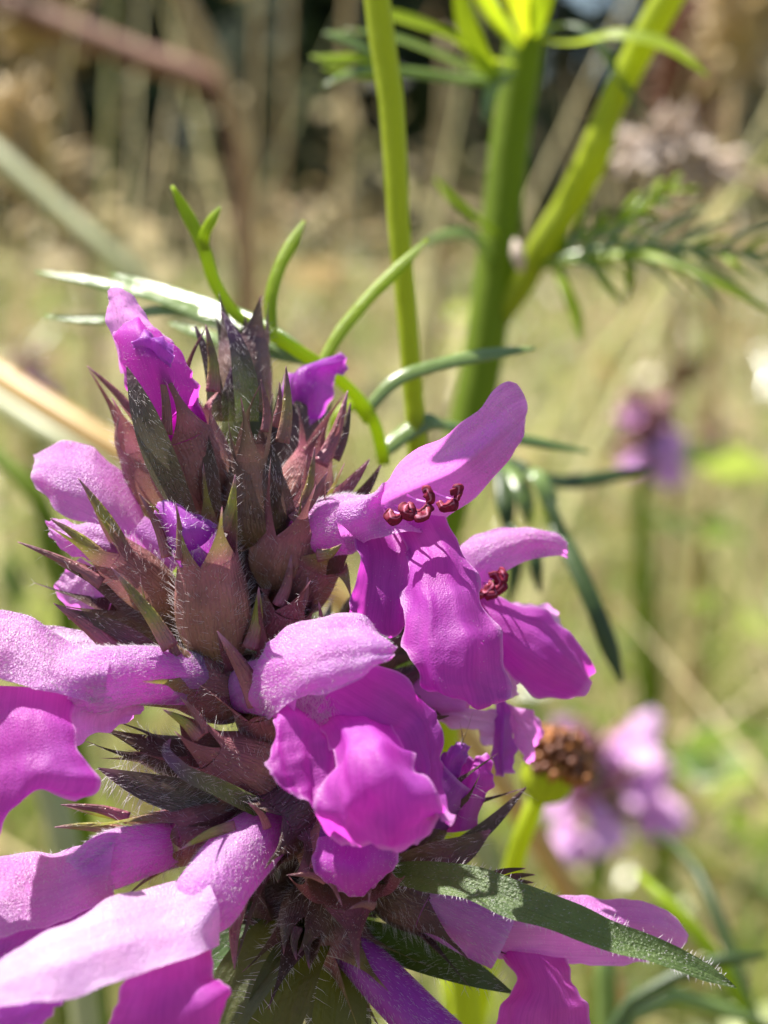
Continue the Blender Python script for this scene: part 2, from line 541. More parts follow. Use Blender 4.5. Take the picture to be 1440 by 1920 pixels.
def fuzz(V, Q, n, length, rad, mat, parent, base, seed=0, lean=(0, 0, 0), both=True, spread=0.7, name='hair', flip=False, curl=0.35):
    """fine hairs rooted on a surface: n hairs, length and radius in mm"""
    r = np.random.default_rng(seed + 77)
    A, B, C, D = (V[Q[:, i]] for i in range(4))
    nr_ = np.cross(C - A, D - B)
    area = np.linalg.norm(nr_, axis=1)
    f = r.choice(len(Q), n, p=area / area.sum())
    a, b_ = r.random((n, 1)), r.random((n, 1))
    p = (A[f] * (1 - a) + B[f] * a) * (1 - b_) + (D[f] * (1 - a) + C[f] * a) * b_
    N = norm(nr_[f])
    if both:
        s = np.where(N @ (-VF + 0.3 * VU) > 0, 1.0, -1.0)[:, None]
        N = N * s
    if flip:
        N = -N
    d = norm(N + r.normal(size=(n, 3)) * spread * 0.6 + np.array(lean))
    L = (length * r.uniform(0.5, 1.25, (n, 1)) / 1000.0)
    return hairs(p - d * 0.00003, d, L, rad, mat, parent, base, r, name, curl)


def hairs(p, d, L, rad, mat, parent, base, r, name='hair', curl=0.35):
    n = len(p)
    side = norm(np.cross(d, r.normal(size=(n, 3))))
    s2 = np.cross(d, side)
    bend = norm(r.normal(size=(n, 3)) + np.array([0, 0, -0.5])) * L * curl
    rad = rad / 1000.0
    rings = []
    for t, w in ((0.0, 1.0), (0.5, 0.75)):
        c = p + d * L * t + bend * t * t
        for k in range(3):
            an = k * 2 * math.pi / 3
            rings.append(c + (side * math.cos(an) + s2 * math.sin(an)) * rad * w)
    tip = p + d * L + bend
    V = np.stack(rings + [tip], 1).reshape(-1, 3)
    off = (np.arange(n) * 7)[:, None]
    Q = np.concatenate([off + np.array([[k, (k + 1) % 3, 3 + (k + 1) % 3, 3 + k]]) for k in range(3)])
    T = np.concatenate([off + np.array([[3 + k, 3 + (k + 1) % 3, 6]]) for k in range(3)])
    o = mesh_obj(name, V, Q, T, mat, parent, base)
    o['kind'] = 'stuff'
    return o


def tube_geo(pts, rad, flat=1.0, nseg=40, nsec=14, ref=None, ribs=0, ribamp=0.0, cap=True, seed=0):
    """pts (k,3) metres; rad list in metres"""
    rad = np.interp(np.linspace(0, 1, len(pts)), np.linspace(0, 1, len(rad)), rad)
    C = catmull(np.hstack([np.asarray(pts, float), rad[:, None]]), nseg)
    C, R = C[:, :3], np.maximum(C[:, 3], 1e-6)
    Tn = norm(np.gradient(C, axis=0))
    ref = -VF if ref is None else np.asarray(ref, float)
    side = norm(np.cross(Tn, ref[None]))
    nr_ = np.cross(side, Tn)
    th = np.arange(nsec) * 2 * math.pi / nsec
    rr = 1 + ribamp * np.cos(th * ribs)
    V = C[:, None] + (side[:, None] * (np.cos(th) * rr)[None, :, None] + nr_[:, None] * (np.sin(th) * rr * flat)[None, :, None]) * R[:, None, None]
    V = V.reshape(-1, 3)
    Q = grid_quads(nseg, nsec, True)
    T = None
    if cap:
        V = np.vstack([V, C[0], C[-1]])
        i0, i1 = nseg * nsec, nseg * nsec + 1
        k = np.arange(nsec)
        k2 = (k + 1) % nsec
        T = np.concatenate([np.stack([np.full(nsec, i0), k2, k], -1),
                            np.stack([np.full(nsec, i1), (nseg - 1) * nsec + k, (nseg - 1) * nsec + k2], -1)])
    uv = np.zeros((len(V), 2))
    uv[:nseg * nsec, 0] = np.tile(th / (2 * math.pi), nseg)
    uv[:nseg * nsec, 1] = np.repeat(np.linspace(0, 1, nseg), nsec)
    return V, Q, T, uv


def tube(name, pts, rad, mat, parent, base, **kw):
    V, Q, T, uv = tube_geo(pts, rad, **kw)
    return mesh_obj(name, V, Q, T, mat, parent, base, uv), V, Q


def ptube(name, pts, wpx, mat, parent, base, **kw):
    """tube whose centre line and widths are read off the photograph at given depths"""
    rad = [px(w / 2, p[2]) for w, p in zip(wpx, pts)]
    return tube(name, PP(pts), rad, mat, parent, base, **kw)


def blade_geo(pts, w, face=None, cup=0.25, nr=30, nc=9, seed=0, wave=0.0, vr=(0, 1)):
    """leaf sheet; pts (k,3), half widths w (k) in metres; face = direction its upper side looks to"""
    C = catmull(pts, nr)
    if len(w) == len(pts):
        C = catmull(np.hstack([np.asarray(pts, float), np.asarray(w, float)[:, None]]), nr)
        C, Wd = C[:, :3], np.maximum(C[:, 3], 1e-6)
    else:
        Wd = np.interp(np.linspace(0, 1, nr), np.linspace(0, 1, len(w)), w)
    Tn = norm(np.gradient(C, axis=0))
    face = -VF if face is None else np.asarray(face, float)
    side = norm(np.cross(Tn, face[None]))
    up = np.cross(side, Tn)
    a = np.linspace(-1, 1, nc)
    V = C[:, None] + side[:, None] * (a[None, :, None] * Wd[:, None, None]) + up[:, None] * ((np.abs(a) ** 1.4)[None, :, None] * Wd[:, None, None] * cup)
    V = V.reshape(-1, 3)
    if wave:
        e = np.tile(np.abs(a) ** 2, nr)[:, None]
        V = V + wob(V, 0.4, seed, 2) * wave * e
    uv = np.stack([np.tile((a + 1) / 2, nr), np.repeat(np.linspace(vr[0], vr[1], nr), nc)], -1)
    return V, grid_quads(nr, nc), uv


def pblade(name, pts, wpx, mat, parent, base, face=None, cup=0.25, hair=0, hlen=0.5, hlean=(0, 0, 0), edge_hair=0, seed=0, vr=(0, 1), wave=0.0, nr=30, nc=9):
    d = np.mean([p[2] for p in pts])
    V, Q, uv = blade_geo(PP(pts), [px(w / 2, d) for w in wpx], face, cup, nr, nc, seed, wave, vr)
    o = mesh_obj(name, V, Q, None, mat, parent, base, uv)
    if hair:
        tdir = norm(P(*pts[-1]) - P(*pts[0]))
        fuzz(V, Q, int(hair * 0.6), hlen * 0.6, 0.006, 'hair', o, base, seed, tuple(tdir * 1.3 + np.array(hlean)), spread=0.35, curl=0.2)
    if edge_hair:
        r = np.random.default_rng(seed + 3)
        G = V.reshape(nr, nc, 3)
        for col in (0, nc - 1):
            k = r.uniform(0.05, 0.95, edge_hair) * (nr - 1)
            i = k.astype(int)
            t = (k - i)[:, None]
            p = G[i, col] * (1 - t) + G[np.minimum(i + 1, nr - 1), col] * t
            outd = norm(G[i, col] - G[i, nc // 2])
            tang = norm(G[np.minimum(i + 1, nr - 1), col] - G[i, col] + 1e-9)
            dd = norm(outd + tang * 0.25 + r.normal(size=p.shape) * 0.25 + np.array(hlean))
            hairs(p, dd, (hlen * r.uniform(0.6, 1.4, (edge_hair, 1)) / 1000), 0.008, 'hair', o, base, r, curl=0.2)
    return o


# ------------------------------------------------------------------ calyx
def calyx(plant, base_p, mouth_p, rpx, tips=(), mat='calyx', tl=2.6, seed=0, hair=150, hl=0.55, close=0.0, belly=1.12, ntooth=5, tooth_mat=None, rim_w=1.0):
    """bell-shaped cup with five spiny teeth; tips lists the tooth points read from the photograph"""
    r = np.random.default_rng(seed + 1000)
    A = P(*base_p) if not isinstance(base_p, np.ndarray) else base_p
    B = P(*mouth_p) if not isinstance(mouth_p, np.ndarray) else mouth_p
    r1 = px(rpx, mouth_p[2]) if not isinstance(mouth_p, np.ndarray) else rpx
    ax = norm(B - A)
    L = np.linalg.norm(B - A)
    e1 = norm(np.cross(ax, VF + 0.01))
    e2 = np.cross(ax, e1)
    nr, nc = 22, 50
    s = np.linspace(0, 1, nr)
    prof = np.interp(s, [0, 0.12, 0.35, 0.65, 1.0], [0.35, 0.72, 1.0 * belly, (0.55 + 0.5 * rim_w) * belly, rim_w])
    prof = np.convolve(np.pad(prof, 2, mode='edge'), np.ones(5) / 5, 'valid')
    # angles of the teeth
    tipw = [P(*t) for t in tips]
    angs = []
    for t in tipw:
        v = t - B
        angs.append(math.atan2(v @ e2, v @ e1))
    sect = []
    if angs:
        order = np.argsort(angs)
        tipw = [tipw[i] for i in order]
        angs = sorted(angs)
        # push apart to evenly spread sectors near the given directions
        while len(angs) < ntooth:
            gaps = [((angs[(i + 1) % len(angs)] - angs[i]) % (2 * math.pi)) or 2 * math.pi for i in range(len(angs))]
            i = int(np.argmax(gaps))
            angs.insert(i + 1, angs[i] + gaps[i] / 2)
            tipw.insert(i + 1, None)
        a0 = np.unwrap(np.array(angs))
        k = np.arange(len(a0)) * 2 * math.pi / len(a0)
        off = np.mean(a0 - k)
        even = k + off
        angs = 0.25 * a0 + 0.75 * even
        angs = even if ntooth > 5 else angs
    else:
        angs = np.arange(ntooth) * 2 * math.pi / ntooth + r.uniform(0, 6)
        tipw = [None] * ntooth
    angs = np.array(angs)
    n = len(angs)
    bounds = [(angs[i] + (angs[(i + 1) % n] + (2 * math.pi if i == n - 1 else 0))) / 2 for i in range(n)]
    th = np.arange(nc) * 2 * math.pi / nc

    def cup(th_, s_, pr):
        rr = r1 * pr * (1 + 0.035 * np.cos(10 * (th_ - angs[0])) * np.sin(math.pi * min(s_, .98)))
        return A + ax * L * s_ + (np.cos(th_)[:, None] * e1 + np.sin(th_)[:, None] * e2) * rr[:, None]
    V = np.vstack([cup(th, si, pi) for si, pi in zip(s, prof)])
    V = V + wob(V, 0.25, seed, 2) * 0.00005
    Q = grid_quads(nr, nc, True)
    uv = np.stack([np.tile(th / (2 * math.pi) * 5, nr), np.repeat(s * 0.5, nc)], -1)
    c = mesh_obj('calyx', V, Q, None, mat, plant.o, plant.base, uv)
    allV, allQ = [V], [Q]
    cnt = len(V)
    rim = prof[-1]
    for i in range(n):
        lo = bounds[i - 1] - (2 * math.pi if i == 0 else 0)
        hi = bounds[i]
        ac = (lo + hi) / 2
        hw = (hi - lo) / 2 * 1.03
        a = np.linspace(-1, 1, 9)
        rp = cup(ac + a * hw, 1.0, rim) + wob(cup(ac + a * hw, 1.0, rim), 0.25, seed, 2) * 0.00005
        cen = rp[4]
        rad = norm(cen - B)
        if tipw[i] is None:
            fl = (0.25 - close) + r.uniform(-.12, .12)
            tip = cen + (ax * 1.0 + rad * fl) * tl / 1000 * r.uniform(0.85, 1.15)
        else:
            tip = tipw[i]
        ln = np.linalg.norm(tip - cen)
        h0 = cen
        h1 = cen + ax * ln * 0.38 + rad * ln * 0.04
        h2 = tip - norm(tip - h1) * ln * 0.25
        rows = 26
        ts = np.linspace(0, 1, rows) ** 0.9
        TV = []
        ax_t = ax
        for t in ts:
            c_ = h0 * (1 - t) ** 3 + 3 * h1 * t * (1 - t) ** 2 + 3 * h2 * t * t * (1 - t) + tip * t ** 3
            sh = 0.76 * max(0.0, 1 - t * ln / min(ln, 0.0016)) ** 1.9 + 0.24 * (1 - t) ** 0.75
            off = (rp - cen) * sh
            TV.append(c_ + off)
        TV = np.vstack(TV)
        TV = TV + wob(TV, 0.35, seed + i, 2) * 0.00003
        tq = grid_quads(rows, 9)
        tuv = np.stack([np.tile(a * 0.5 + i + 0.5, rows), np.repeat(0.5 + 0.5 * ts, 9)], -1)
        mesh_obj('calyx_tooth', TV, tq, None, tooth_mat or mat, c, plant.base, tuv)
        allV.append(TV)
        allQ.append(tq + cnt)
        cnt += len(TV)
    if hair:
        VV, QQ = np.vstack(allV), np.vstack(allQ)
        fuzz(VV, QQ, int(hair * 1.8), hl * 0.85, 0.0058, 'hair', c, plant.base, seed, tuple(ax * 0.9), both=False, spread=0.35, curl=0.2)
        fuzz(VV, QQ, hair // 2, hl * 0.5, 0.0055, 'hair', c, plant.base, seed + 1, tuple(ax * 1.1), both=True, spread=0.3, curl=0.2)
    return c


# ------------------------------------------------------------------ the hero betony
AXIS_PX = [(452, 700, 64), (458, 800, 64), (478, 950, 64), (505, 1100, 64), (540, 1300, 63.6), (575, 1500, 63.2), (615, 1750, 62.8), (640, 1960, 62.8)]
axis_pts = PP(AXIS_PX)
low_end = axis_pts[-1]
foot = np.array([low_end[0] + 0.012, low_end[1] + 0.015, 0.0])
bet = Thing('betony', 'tall betony spike of magenta two-lipped flowers and spiny purplish calyces, sharp and large', 'flower', foot)
BB = bet.base
stem_pts = np.vstack([axis_pts, low_end + (foot - low_end) * 0.3 + np.array([0.004, 0.0, 0]), low_end + (foot - low_end) * 0.65 + np.array([0.004, 0, 0]), foot + np.array([0, 0, -0.004])])
_, sv, sq = tube('stem', stem_pts, [0.0005, 0.0008, 0.0010, 0.0010, 0.0010, 0.0011, 0.0011, 0.0011, 0.0011, 0.0012, 0.0014], 'under_leaf', bet.o, BB, nseg=80, ribs=4, ribamp=0.12)
sel = sq[: 14 * 52]
fuzz(sv, sel, 500, 0.9, 0.011, 'hair', bet.o.children[0], BB, 5, both=False)


def flower(tpts, twpx, mat='petal', fz=700, seed=0, name='flower', flat=1.0):
    """corolla tube of one flower, the part that carries the lips"""
    o, V, Q = ptube(name, tpts, twpx, mat, bet.o, BB, nseg=34, nsec=30, cap=False, ribs=5, ribamp=0.03, flat=flat)
    if fz:
        fuzz(V, Q, int(fz * 2.0), 0.26, 0.0048, 'hair', o, BB, seed, tuple(norm(P(*tpts[-1]) - P(*tpts[0])) * 2.0), spread=0.5, curl=0.12)
    return o


def anther(parent, x, y, d, ang, size=15, seed=0):
    r = np.random.default_rng(seed)
    c = P(x, y, d)
    s = px(size, d)
    ca, sa = math.cos(math.radians(ang)), math.sin(math.radians(ang))
    ex = VR * ca + VU * sa
    ey = -VR * sa + VU * ca
    Vs, Qs, Ts, n = [], [], [], 0
    UV = []
    tw = r.uniform(-.25, .25)
    for sg in (-1, 1):        # two kidney-shaped lobes curling away from the connective, each split by a pale slit
        pts = [c + ex * s * 0.80 * sg + ey * s * (0.62 + tw * sg) + VF * s * .15, c + ex * s * 0.92 * sg + ey * s * 0.20 - VF * s * .16,
               c + ex * s * 0.62 * sg - ey * s * (0.20 + tw) - VF * s * .26, c + ex * s * 0.22 * sg - ey * s * 0.18 - VF * s * .16, c + ex * s * 0.0 + ey * s * 0.02]
        V, Q, T, uvv = tube_geo(np.array(pts), [s * .22, s * .42, s * .46, s * .36, s * .16], 0.8, 24, 24, None, 3, 0.22)
        V = V + wob(V, 2.2, seed * 7 + (sg > 0), 2) * s * 0.10
        Vs.append(V); Qs.append(Q + n); Ts.append(T + n); UV.append(uvv); n += len(V)
    mesh_obj('anther', np.vstack(Vs), np.vstack(Qs), np.vstack(Ts), 'anther', parent, BB, np.vstack(UV))
    f = [c - ey * s * 0.1, c + (P(x, y, d + 1.0) - c) * 0.7 - VR * s * 0.8 + VU * s * .2, P(x, y, d + 1.9) - VR * s * 1.6 + VU * s * .6]
    tube('filament', np.array(f), [s * .10, s * .11, s * .12], 'filament', parent, BB, nseg=10, nsec=8)


# flower A: open flower on the right, seen from its side, anthers showing
fA = flower([(545, 1020, 62.3), (575, 1003, 61.4), (625, 985, 60.6), (665, 980, 60.3), (695, 982, 60.3)], [70, 100, 110, 108, 60], 'petal', 2200, 1)
net('upper_lip', [[(648, 926, 60.3), (636, 948, 59.25), (632, 976, 59.0), (640, 1008, 59.2), (656, 1040, 60.0)],
                  [(700, 916, 59.9), (690, 936, 59.2), (688, 960, 59.0), (694, 984, 59.0), (706, 1008, 59.2)],
                  [(745, 876, 59.6), (750, 900, 60.6), (758, 926, 61.6), (770, 960, 61.0), (788, 1000, 59.9)],
                  [(830, 826, 59.8), (838, 855, 60.8), (846, 886, 61.9), (850, 928, 61.3), (852, 968, 60.3)],
                  [(890, 768, 60), (903, 800, 60.8), (915, 832, 61.8), (924, 868, 61.3), (936, 902, 60.6)],
                  [(936, 727, 60.3), (953, 755, 61), (962, 795, 61.3), (966, 822, 61.2), (972, 842, 60.8)],
                  [(968, 721, 60.6), (986, 742, 61), (988, 768, 61.2), (978, 797, 61.2), (976, 822, 61.0)]],
    'petal', fA, BB, ruffle=0.07, seed=1, fuzz_n=3800, fuzz_len=0.2, crease=2.4)
net('lower_lip_lobe', [[(664, 975, 59.8), (692, 985, 60.2), (725, 985, 60.8), (765, 990, 60.6)],
                       [(668, 1045, 58.6), (702, 1045, 59.3), (745, 1042, 59.7), (785, 1050, 59.3)],
                       [(655, 1120, 58), (695, 1112, 58.4), (740, 1108, 58.8), (785, 1120, 58.8)],
                       [(651, 1155, 58), (690, 1163, 58.2), (735, 1172, 58.5), (778, 1150, 58.9)],
                       [(665, 1168, 58.2), (700, 1183, 58.3), (738, 1198, 58.6), (770, 1165, 59)]],
    'petal_deep', fA, BB, seed=2, fuzz_n=250, fuzz_len=0.12)
net('lower_lip_lobe', [[(735, 975, 60.8), (765, 970, 60.6), (800, 966, 60.3), (835, 968, 60)],
                       [(762, 1030, 59.8), (795, 1026, 59.3), (828, 1026, 59.2), (860, 1036, 59.6)],
                       [(760, 1090, 58.8), (805, 1085, 58), (850, 1090, 58), (892, 1108, 58.8)],
                       [(768, 1160, 58), (815, 1160, 57), (870, 1165, 57), (928, 1180, 58)],
                       [(760, 1235, 57.2), (820, 1240, 56.4), (885, 1245, 56.5), (952, 1250, 57.6)],
                       [(775, 1278, 57), (830, 1308, 56.4), (888, 1320, 56.4), (958, 1296, 57.4)],
                       [(800, 1292, 57.1), (848, 1330, 56.6), (895, 1332, 56.6), (938, 1318, 57.3)]],
    'petal_deep', fA, BB, seed=3, ruffle=0.16, crease=1.2, fuzz_n=250, fuzz_len=0.12)
for k, (x, y, d, a) in enumerate([(752, 963, 58.7, 15), (778, 962, 58.6, -15), (800, 942, 58.8, 75), (850, 936, 59.1, 55)]):
    anther(fA, x, y, d, a, 23, k)

# flower B: facing the camera in the middle
fB = flower([(455, 1300, 60.5), (485, 1288, 59), (535, 1292, 57.9), (600, 1312, 57.0)], [80, 105, 122, 150], 'petal', 1100, 11)
net('upper_lip', [[(498, 1215, 58.2), (476, 1255, 57.6), (476, 1300, 57.4), (500, 1352, 57.8)],
                  [(520, 1193, 57), (520, 1232, 55.9), (525, 1280, 55.5), (535, 1325, 55.8)],
                  [(590, 1163, 56.5), (600, 1205, 55), (605, 1250, 54.6), (600, 1296, 55)],
                  [(660, 1162, 56.3), (670, 1195, 54.8), (675, 1235, 54.4), (660, 1280, 54.8)],
                  [(715, 1180, 56.2), (722, 1205, 55), (722, 1228, 54.8), (705, 1250, 55)],
                  [(739, 1205, 56), (743, 1216, 55.6), (742, 1228, 55.4), (730, 1240, 55.3)]],
    'petal', fB, BB, flat=0.8, tilt=0.8, ruffle=0.1, crease=1.6, seed=4, fuzz_n=2200, fuzz_len=0.26)
net('lower_lip_lobe', [[(510, 1318, 57.4), (530, 1302, 56.8), (560, 1326, 56.6), (596, 1352, 56.6)],
                       [(504, 1352, 55.6), (538, 1344, 55.5), (585, 1362, 55.7), (618, 1380, 55.8)],
                       [(498, 1405, 54.7), (540, 1408, 54.8), (590, 1415, 55.1), (632, 1430, 55.2)],
                       [(508, 1455, 54.2), (550, 1462, 54.3), (598, 1470, 54.6), (645, 1475, 54.7)],
                       [(545, 1500, 54.1), (572, 1512, 54.1), (602, 1520, 54.2), (640, 1508, 54.4)]],
    'petal_deep', fB, BB, seed=5, ruffle=0.18, crease=1.1)
net('lower_lip_lobe', [[(590, 1348, 56.9), (630, 1342, 56.2), (680, 1338, 55.9), (722, 1345, 56.2)],
                       [(612, 1385, 55.2), (652, 1368, 54.3), (702, 1366, 54.0), (750, 1385, 54.7)],
                       [(618, 1428, 54.0), (662, 1412, 52.9), (722, 1412, 52.7), (788, 1440, 53.6)],
                       [(598, 1490, 53.5), (655, 1490, 52.5), (735, 1488, 52.3), (815, 1495, 53.1)],
                       [(596, 1538, 53.7), (658, 1555, 52.9), (742, 1556, 52.7), (822, 1540, 53.3)],
                       [(640, 1582, 54.2), (685, 1602, 53.6), (742, 1604, 53.5), (795, 1582, 53.9)]],
    'petal_deep', fB, BB, seed=6, ruffle=0.20, crease=1.2)
net('lower_lip_lobe', [[(590, 1335, 56.9), (622, 1296, 56.3), (662, 1262, 55.9), (694, 1240, 55.8)],
                       [(640, 1350, 55.9), (682, 1328, 55.6), (722, 1298, 55.5), (750, 1272, 55.5)],
                       [(700, 1380, 55.2), (745, 1365, 55.2), (782, 1345, 55.3), (808, 1330, 55.6)],
                       [(745, 1425, 54.7), (780, 1418, 54.7), (806, 1402, 54.9), (818, 1382, 55.3)],
                       [(780, 1475, 54.2), (800, 1472, 54.1), (814, 1462, 54.3), (820, 1440, 55)],
                       [(815, 1525, 53.5), (825, 1538, 53.4), (836, 1542, 53.6), (840, 1525, 53.9)]],
    'petal_deep', fB, BB, seed=7, ruffle=0.18, crease=1.2)
# tuft of white hairs in the throat
gv, gq, _ = blade_geo(PP([(545, 1325, 56.8), (580, 1320, 56.6), (625, 1345, 56.4)]), [0.0004, 0.0007, 0.0003])
fuzz(gv, gq, 320, 0.6, 0.006, 'hair', fB, BB, 8, (0.2, 0, -0.6))

# flower C: behind A on the right
fC = flower([(760, 1110, 65.4), (810, 1095, 64.6), (860, 1085, 64), (895, 1090, 63.6)], [70, 85, 90, 80], 'petal', 300, 21)
net('upper_lip', [[(838, 1050, 64), (846, 1075, 63.6), (860, 1100, 63.2), (880, 1125, 63.4)],
                  [(868, 1016, 63.6), (885, 1040, 62.9), (900, 1065, 62.6), (914, 1094, 62.9)],
                  [(920, 993, 63.8), (930, 1015, 63), (940, 1040, 62.7), (955, 1064, 63)],
                  [(985, 986, 64), (992, 1003, 63.2), (1000, 1022, 63), (1005, 1045, 63.3)],
                  [(1035, 992, 64.1), (1042, 1005, 63.5), (1046, 1022, 63.4), (1046, 1040, 63.6)],
                  [(1060, 1013, 64.2), (1067, 1025, 64), (1070, 1036, 64), (1068, 1047, 64)]],
    'petal', fC, BB, flat=0.7, seed=14, fuzz_n=1600, fuzz_len=0.24)
net('lower_lip_lobe', [[(860, 1090, 63.8), (872, 1120, 63.2), (884, 1150, 63), (895, 1185, 63.4)],
                       [(912, 1110, 63.4), (918, 1140, 62.6), (923, 1175, 62.4), (930, 1218, 62.8)],
                       [(965, 1130, 63.5), (970, 1165, 62.4), (965, 1210, 62.1), (950, 1258, 62.5)],
                       [(1025, 1155, 63.8), (1030, 1195, 62.5), (1015, 1245, 62.1), (976, 1290, 62.3)],
                       [(1078, 1205, 64), (1078, 1235, 63), (1060, 1272, 62.6), (1020, 1314, 62.6)],
                       [(1112, 1262, 64.2), (1114, 1272, 63.8), (1100, 1290, 63.4), (1070, 1310, 63.2)]],
    'petal_deep', fC, BB, seed=15)
net('lower_lip_lobe', [[(900, 1125, 65.2), (915, 1160, 65), (930, 1195, 65)],
                       [(955, 1133, 65.4), (970, 1165, 65.0), (975, 1200, 65)],
                       [(1010, 1133, 65.8), (1020, 1165, 65.4), (1020, 1200, 65.4)],
                       [(1045, 1150, 66.1), (1052, 1172, 65.9), (1048, 1196, 65.9)]],
    'petal_pale', fC, BB, seed=16)
net('lower_lip_lobe', [[(915, 1180, 63.4), (930, 1180, 63.2), (950, 1185, 63.3)],
                       [(930, 1250, 63.2), (950, 1250, 62.9), (975, 1260, 63)],
                       [(935, 1300, 63.2), (955, 1310, 63), (975, 1300, 63.1)]],
    'petal_pale', fC, BB, seed=17)
for k, (x, y, a) in enumerate([(905, 1107, 20), (925, 1098, 60), (940, 1090, 75)]):
    anther(fC, x, y, 62.2, a, 20, 30 + k)

# flower below A and C: hanging lobes
fN = flower([(740, 1300, 65.5), (790, 1300, 65), (840, 1305, 64.6), (880, 1315, 64.4)], [60, 70, 76, 60], 'petal', 0, 31)
net('lower_lip_lobe', [[(795, 1300, 64.6), (800, 1325, 64.4), (810, 1350, 64.6)],
                       [(860, 1312, 64.2), (865, 1335, 63.9), (868, 1362, 64.2)],
                       [(925, 1330, 64.2), (925, 1350, 64), (915, 1372, 64.2)],
                       [(955, 1345, 64.4), (950, 1355, 64.3), (940, 1366, 64.4)]],
    'petal_pale', fN, BB, seed=18)
net('lower_lip_lobe', [[(930, 1310, 64.6), (937, 1305, 64.2), (946, 1308, 64.0)],
                       [(922, 1370, 64.4), (943, 1360, 63.6), (962, 1350, 64)],
                       [(918, 1420, 64.4), (940, 1415, 63.5), (962, 1410, 64)],
                       [(930, 1450, 64.4), (940, 1456, 64), (955, 1445, 64.2)]],
    'petal_violet', fN, BB, seed=19)
net('lower_lip_lobe', [[(940, 1312, 64.4), (950, 1325, 64.6), (958, 1345, 64.6)],
                       [(975, 1330, 64.6), (970, 1360, 64.2), (962, 1395, 64.3)],
                       [(1006, 1345, 65), (1005, 1380, 64.4), (985, 1425, 64.4)],
                       [(1013, 1375, 65.2), (1008, 1400, 65), (990, 1430, 64.9)]],
    'petal', fN, BB, seed=20)
net('upper_lip', [[(895, 1360, 65.4), (900, 1378, 65.2), (900, 1392, 65.4)],
                  [(920, 1362, 65.4), (922, 1376, 65.1), (920, 1392, 65.4)],
                  [(940, 1372, 65.4), (942, 1380, 65.3), (938, 1388, 65.4)]],
    'petal_pale', fN, BB, seed=22, nr=20, nc=20)

# flower D: on the left edge
fD = flower([(395, 1280, 60), (330, 1270, 58.8), (240, 1268, 57.8), (175, 1280, 57.3), (130, 1288, 57.1)], [85, 104, 112, 122, 90], 'petal', 2400, 41)
net('upper_lip', [[(215, 1212, 57.9), (205, 1245, 56.5), (200, 1280, 56.25), (205, 1322, 56.9)],
                  [(130, 1208, 57.6), (112, 1238, 56.2), (102, 1270, 55.9), (100, 1304, 56.1)],
                  [(60, 1163, 57.4), (45, 1195, 56.4), (40, 1240, 56), (40, 1288, 56.1)],
                  [(-10, 1148, 57.2), (-20, 1185, 56.2), (-25, 1225, 55.8), (-30, 1268, 56)],
                  [(-90, 1165, 57), (-110, 1195, 56.3), (-115, 1225, 56), (-105, 1255, 56.1)]],
    'petal', fD, BB, flat=0.5, tilt=1.5, seed=24, fuzz_n=2600, fuzz_len=0.3)
net('lower_lip_lobe', [[(-50, 1280, 56.6), (10, 1285, 56.5), (75, 1290, 56.5), (145, 1300, 56.8)],
                       [(-70, 1360, 55.6), (0, 1345, 55.3), (70, 1345, 55.1), (140, 1350, 55.8)],
                       [(-80, 1430, 55), (0, 1420, 54.6), (80, 1408, 54.5), (148, 1402, 55.1)],
                       [(-85, 1500, 54.6), (-5, 1480, 54.2), (85, 1448, 54.1), (178, 1448, 54.8)],
                       [(-80, 1580, 54.6), (-20, 1550, 54.3), (70, 1478, 54.2), (184, 1482, 54.7)],
                       [(-60, 1630, 54.8), (0, 1572, 54.6), (50, 1478, 54.5), (140, 1508, 54.7)]],
    'petal_deep', fD, BB, seed=25, ruffle=0.08, nr=54, nc=46)
net('lower_lip_lobe', [[(285, 1290, 58.2), (215, 1290, 57.0), (130, 1295, 56.5)],
                       [(272, 1325, 58.2), (200, 1335, 57.0), (128, 1345, 56.5)],
                       [(250, 1348, 58.6), (195, 1368, 57.6), (132, 1400, 57.0)]],
    'petal', fD, BB, seed=26, nr=20, nc=26)
net('upper_lip', [[(255, 1215, 61), (250, 1232, 60.6), (245, 1250, 60.6)],
                  [(190, 1195, 61), (185, 1215, 60.4), (180, 1240, 60.4)],
                  [(120, 1180, 61), (115, 1205, 60.4), (110, 1235, 60.4)],
                  [(70, 1178, 61), (65, 1195, 60.8), (62, 1215, 60.8)]],
    'petal_pale', fD, BB, seed=27, fuzz_n=500, fuzz_len=0.35)

# flower E1: lower left, running off the left edge
fE = flower([(330, 1585, 59), (270, 1595, 57.8), (195, 1620, 56.8), (145, 1650, 56.3)], [80, 96, 106, 80], 'petal', 1700, 51)
net('upper_lip', [[(222, 1560, 57.2), (212, 1595, 55.9), (208, 1635, 55.6), (214, 1682, 56.4)],
                  [(110, 1596, 56.6), (95, 1635, 55.6), (90, 1680, 55.2), (98, 1730, 55.4)],
                  [(30, 1606, 56.2), (18, 1650, 55), (12, 1700, 54.8), (20, 1755, 55)],
                  [(-60, 1630, 56), (-75, 1665, 55.1), (-80, 1705, 55), (-60, 1765, 55.2)]],
    'petal', fE, BB, flat=0.5, tilt=1.6, seed=34, fuzz_n=1800, fuzz_len=0.28)
net('lower_lip_lobe', [[(180, 1685, 56.2), (130, 1705, 55.8), (70, 1730, 55.6), (0, 1755, 55.6)],
                       [(170, 1720, 56), (110, 1750, 55.4), (40, 1790, 55.1), (-30, 1820, 55.2)],
                       [(150, 1760, 56), (90, 1800, 55.3), (20, 1850, 55), (-60, 1880, 55.2)]],
    'petal_violet', fE, BB, seed=35)

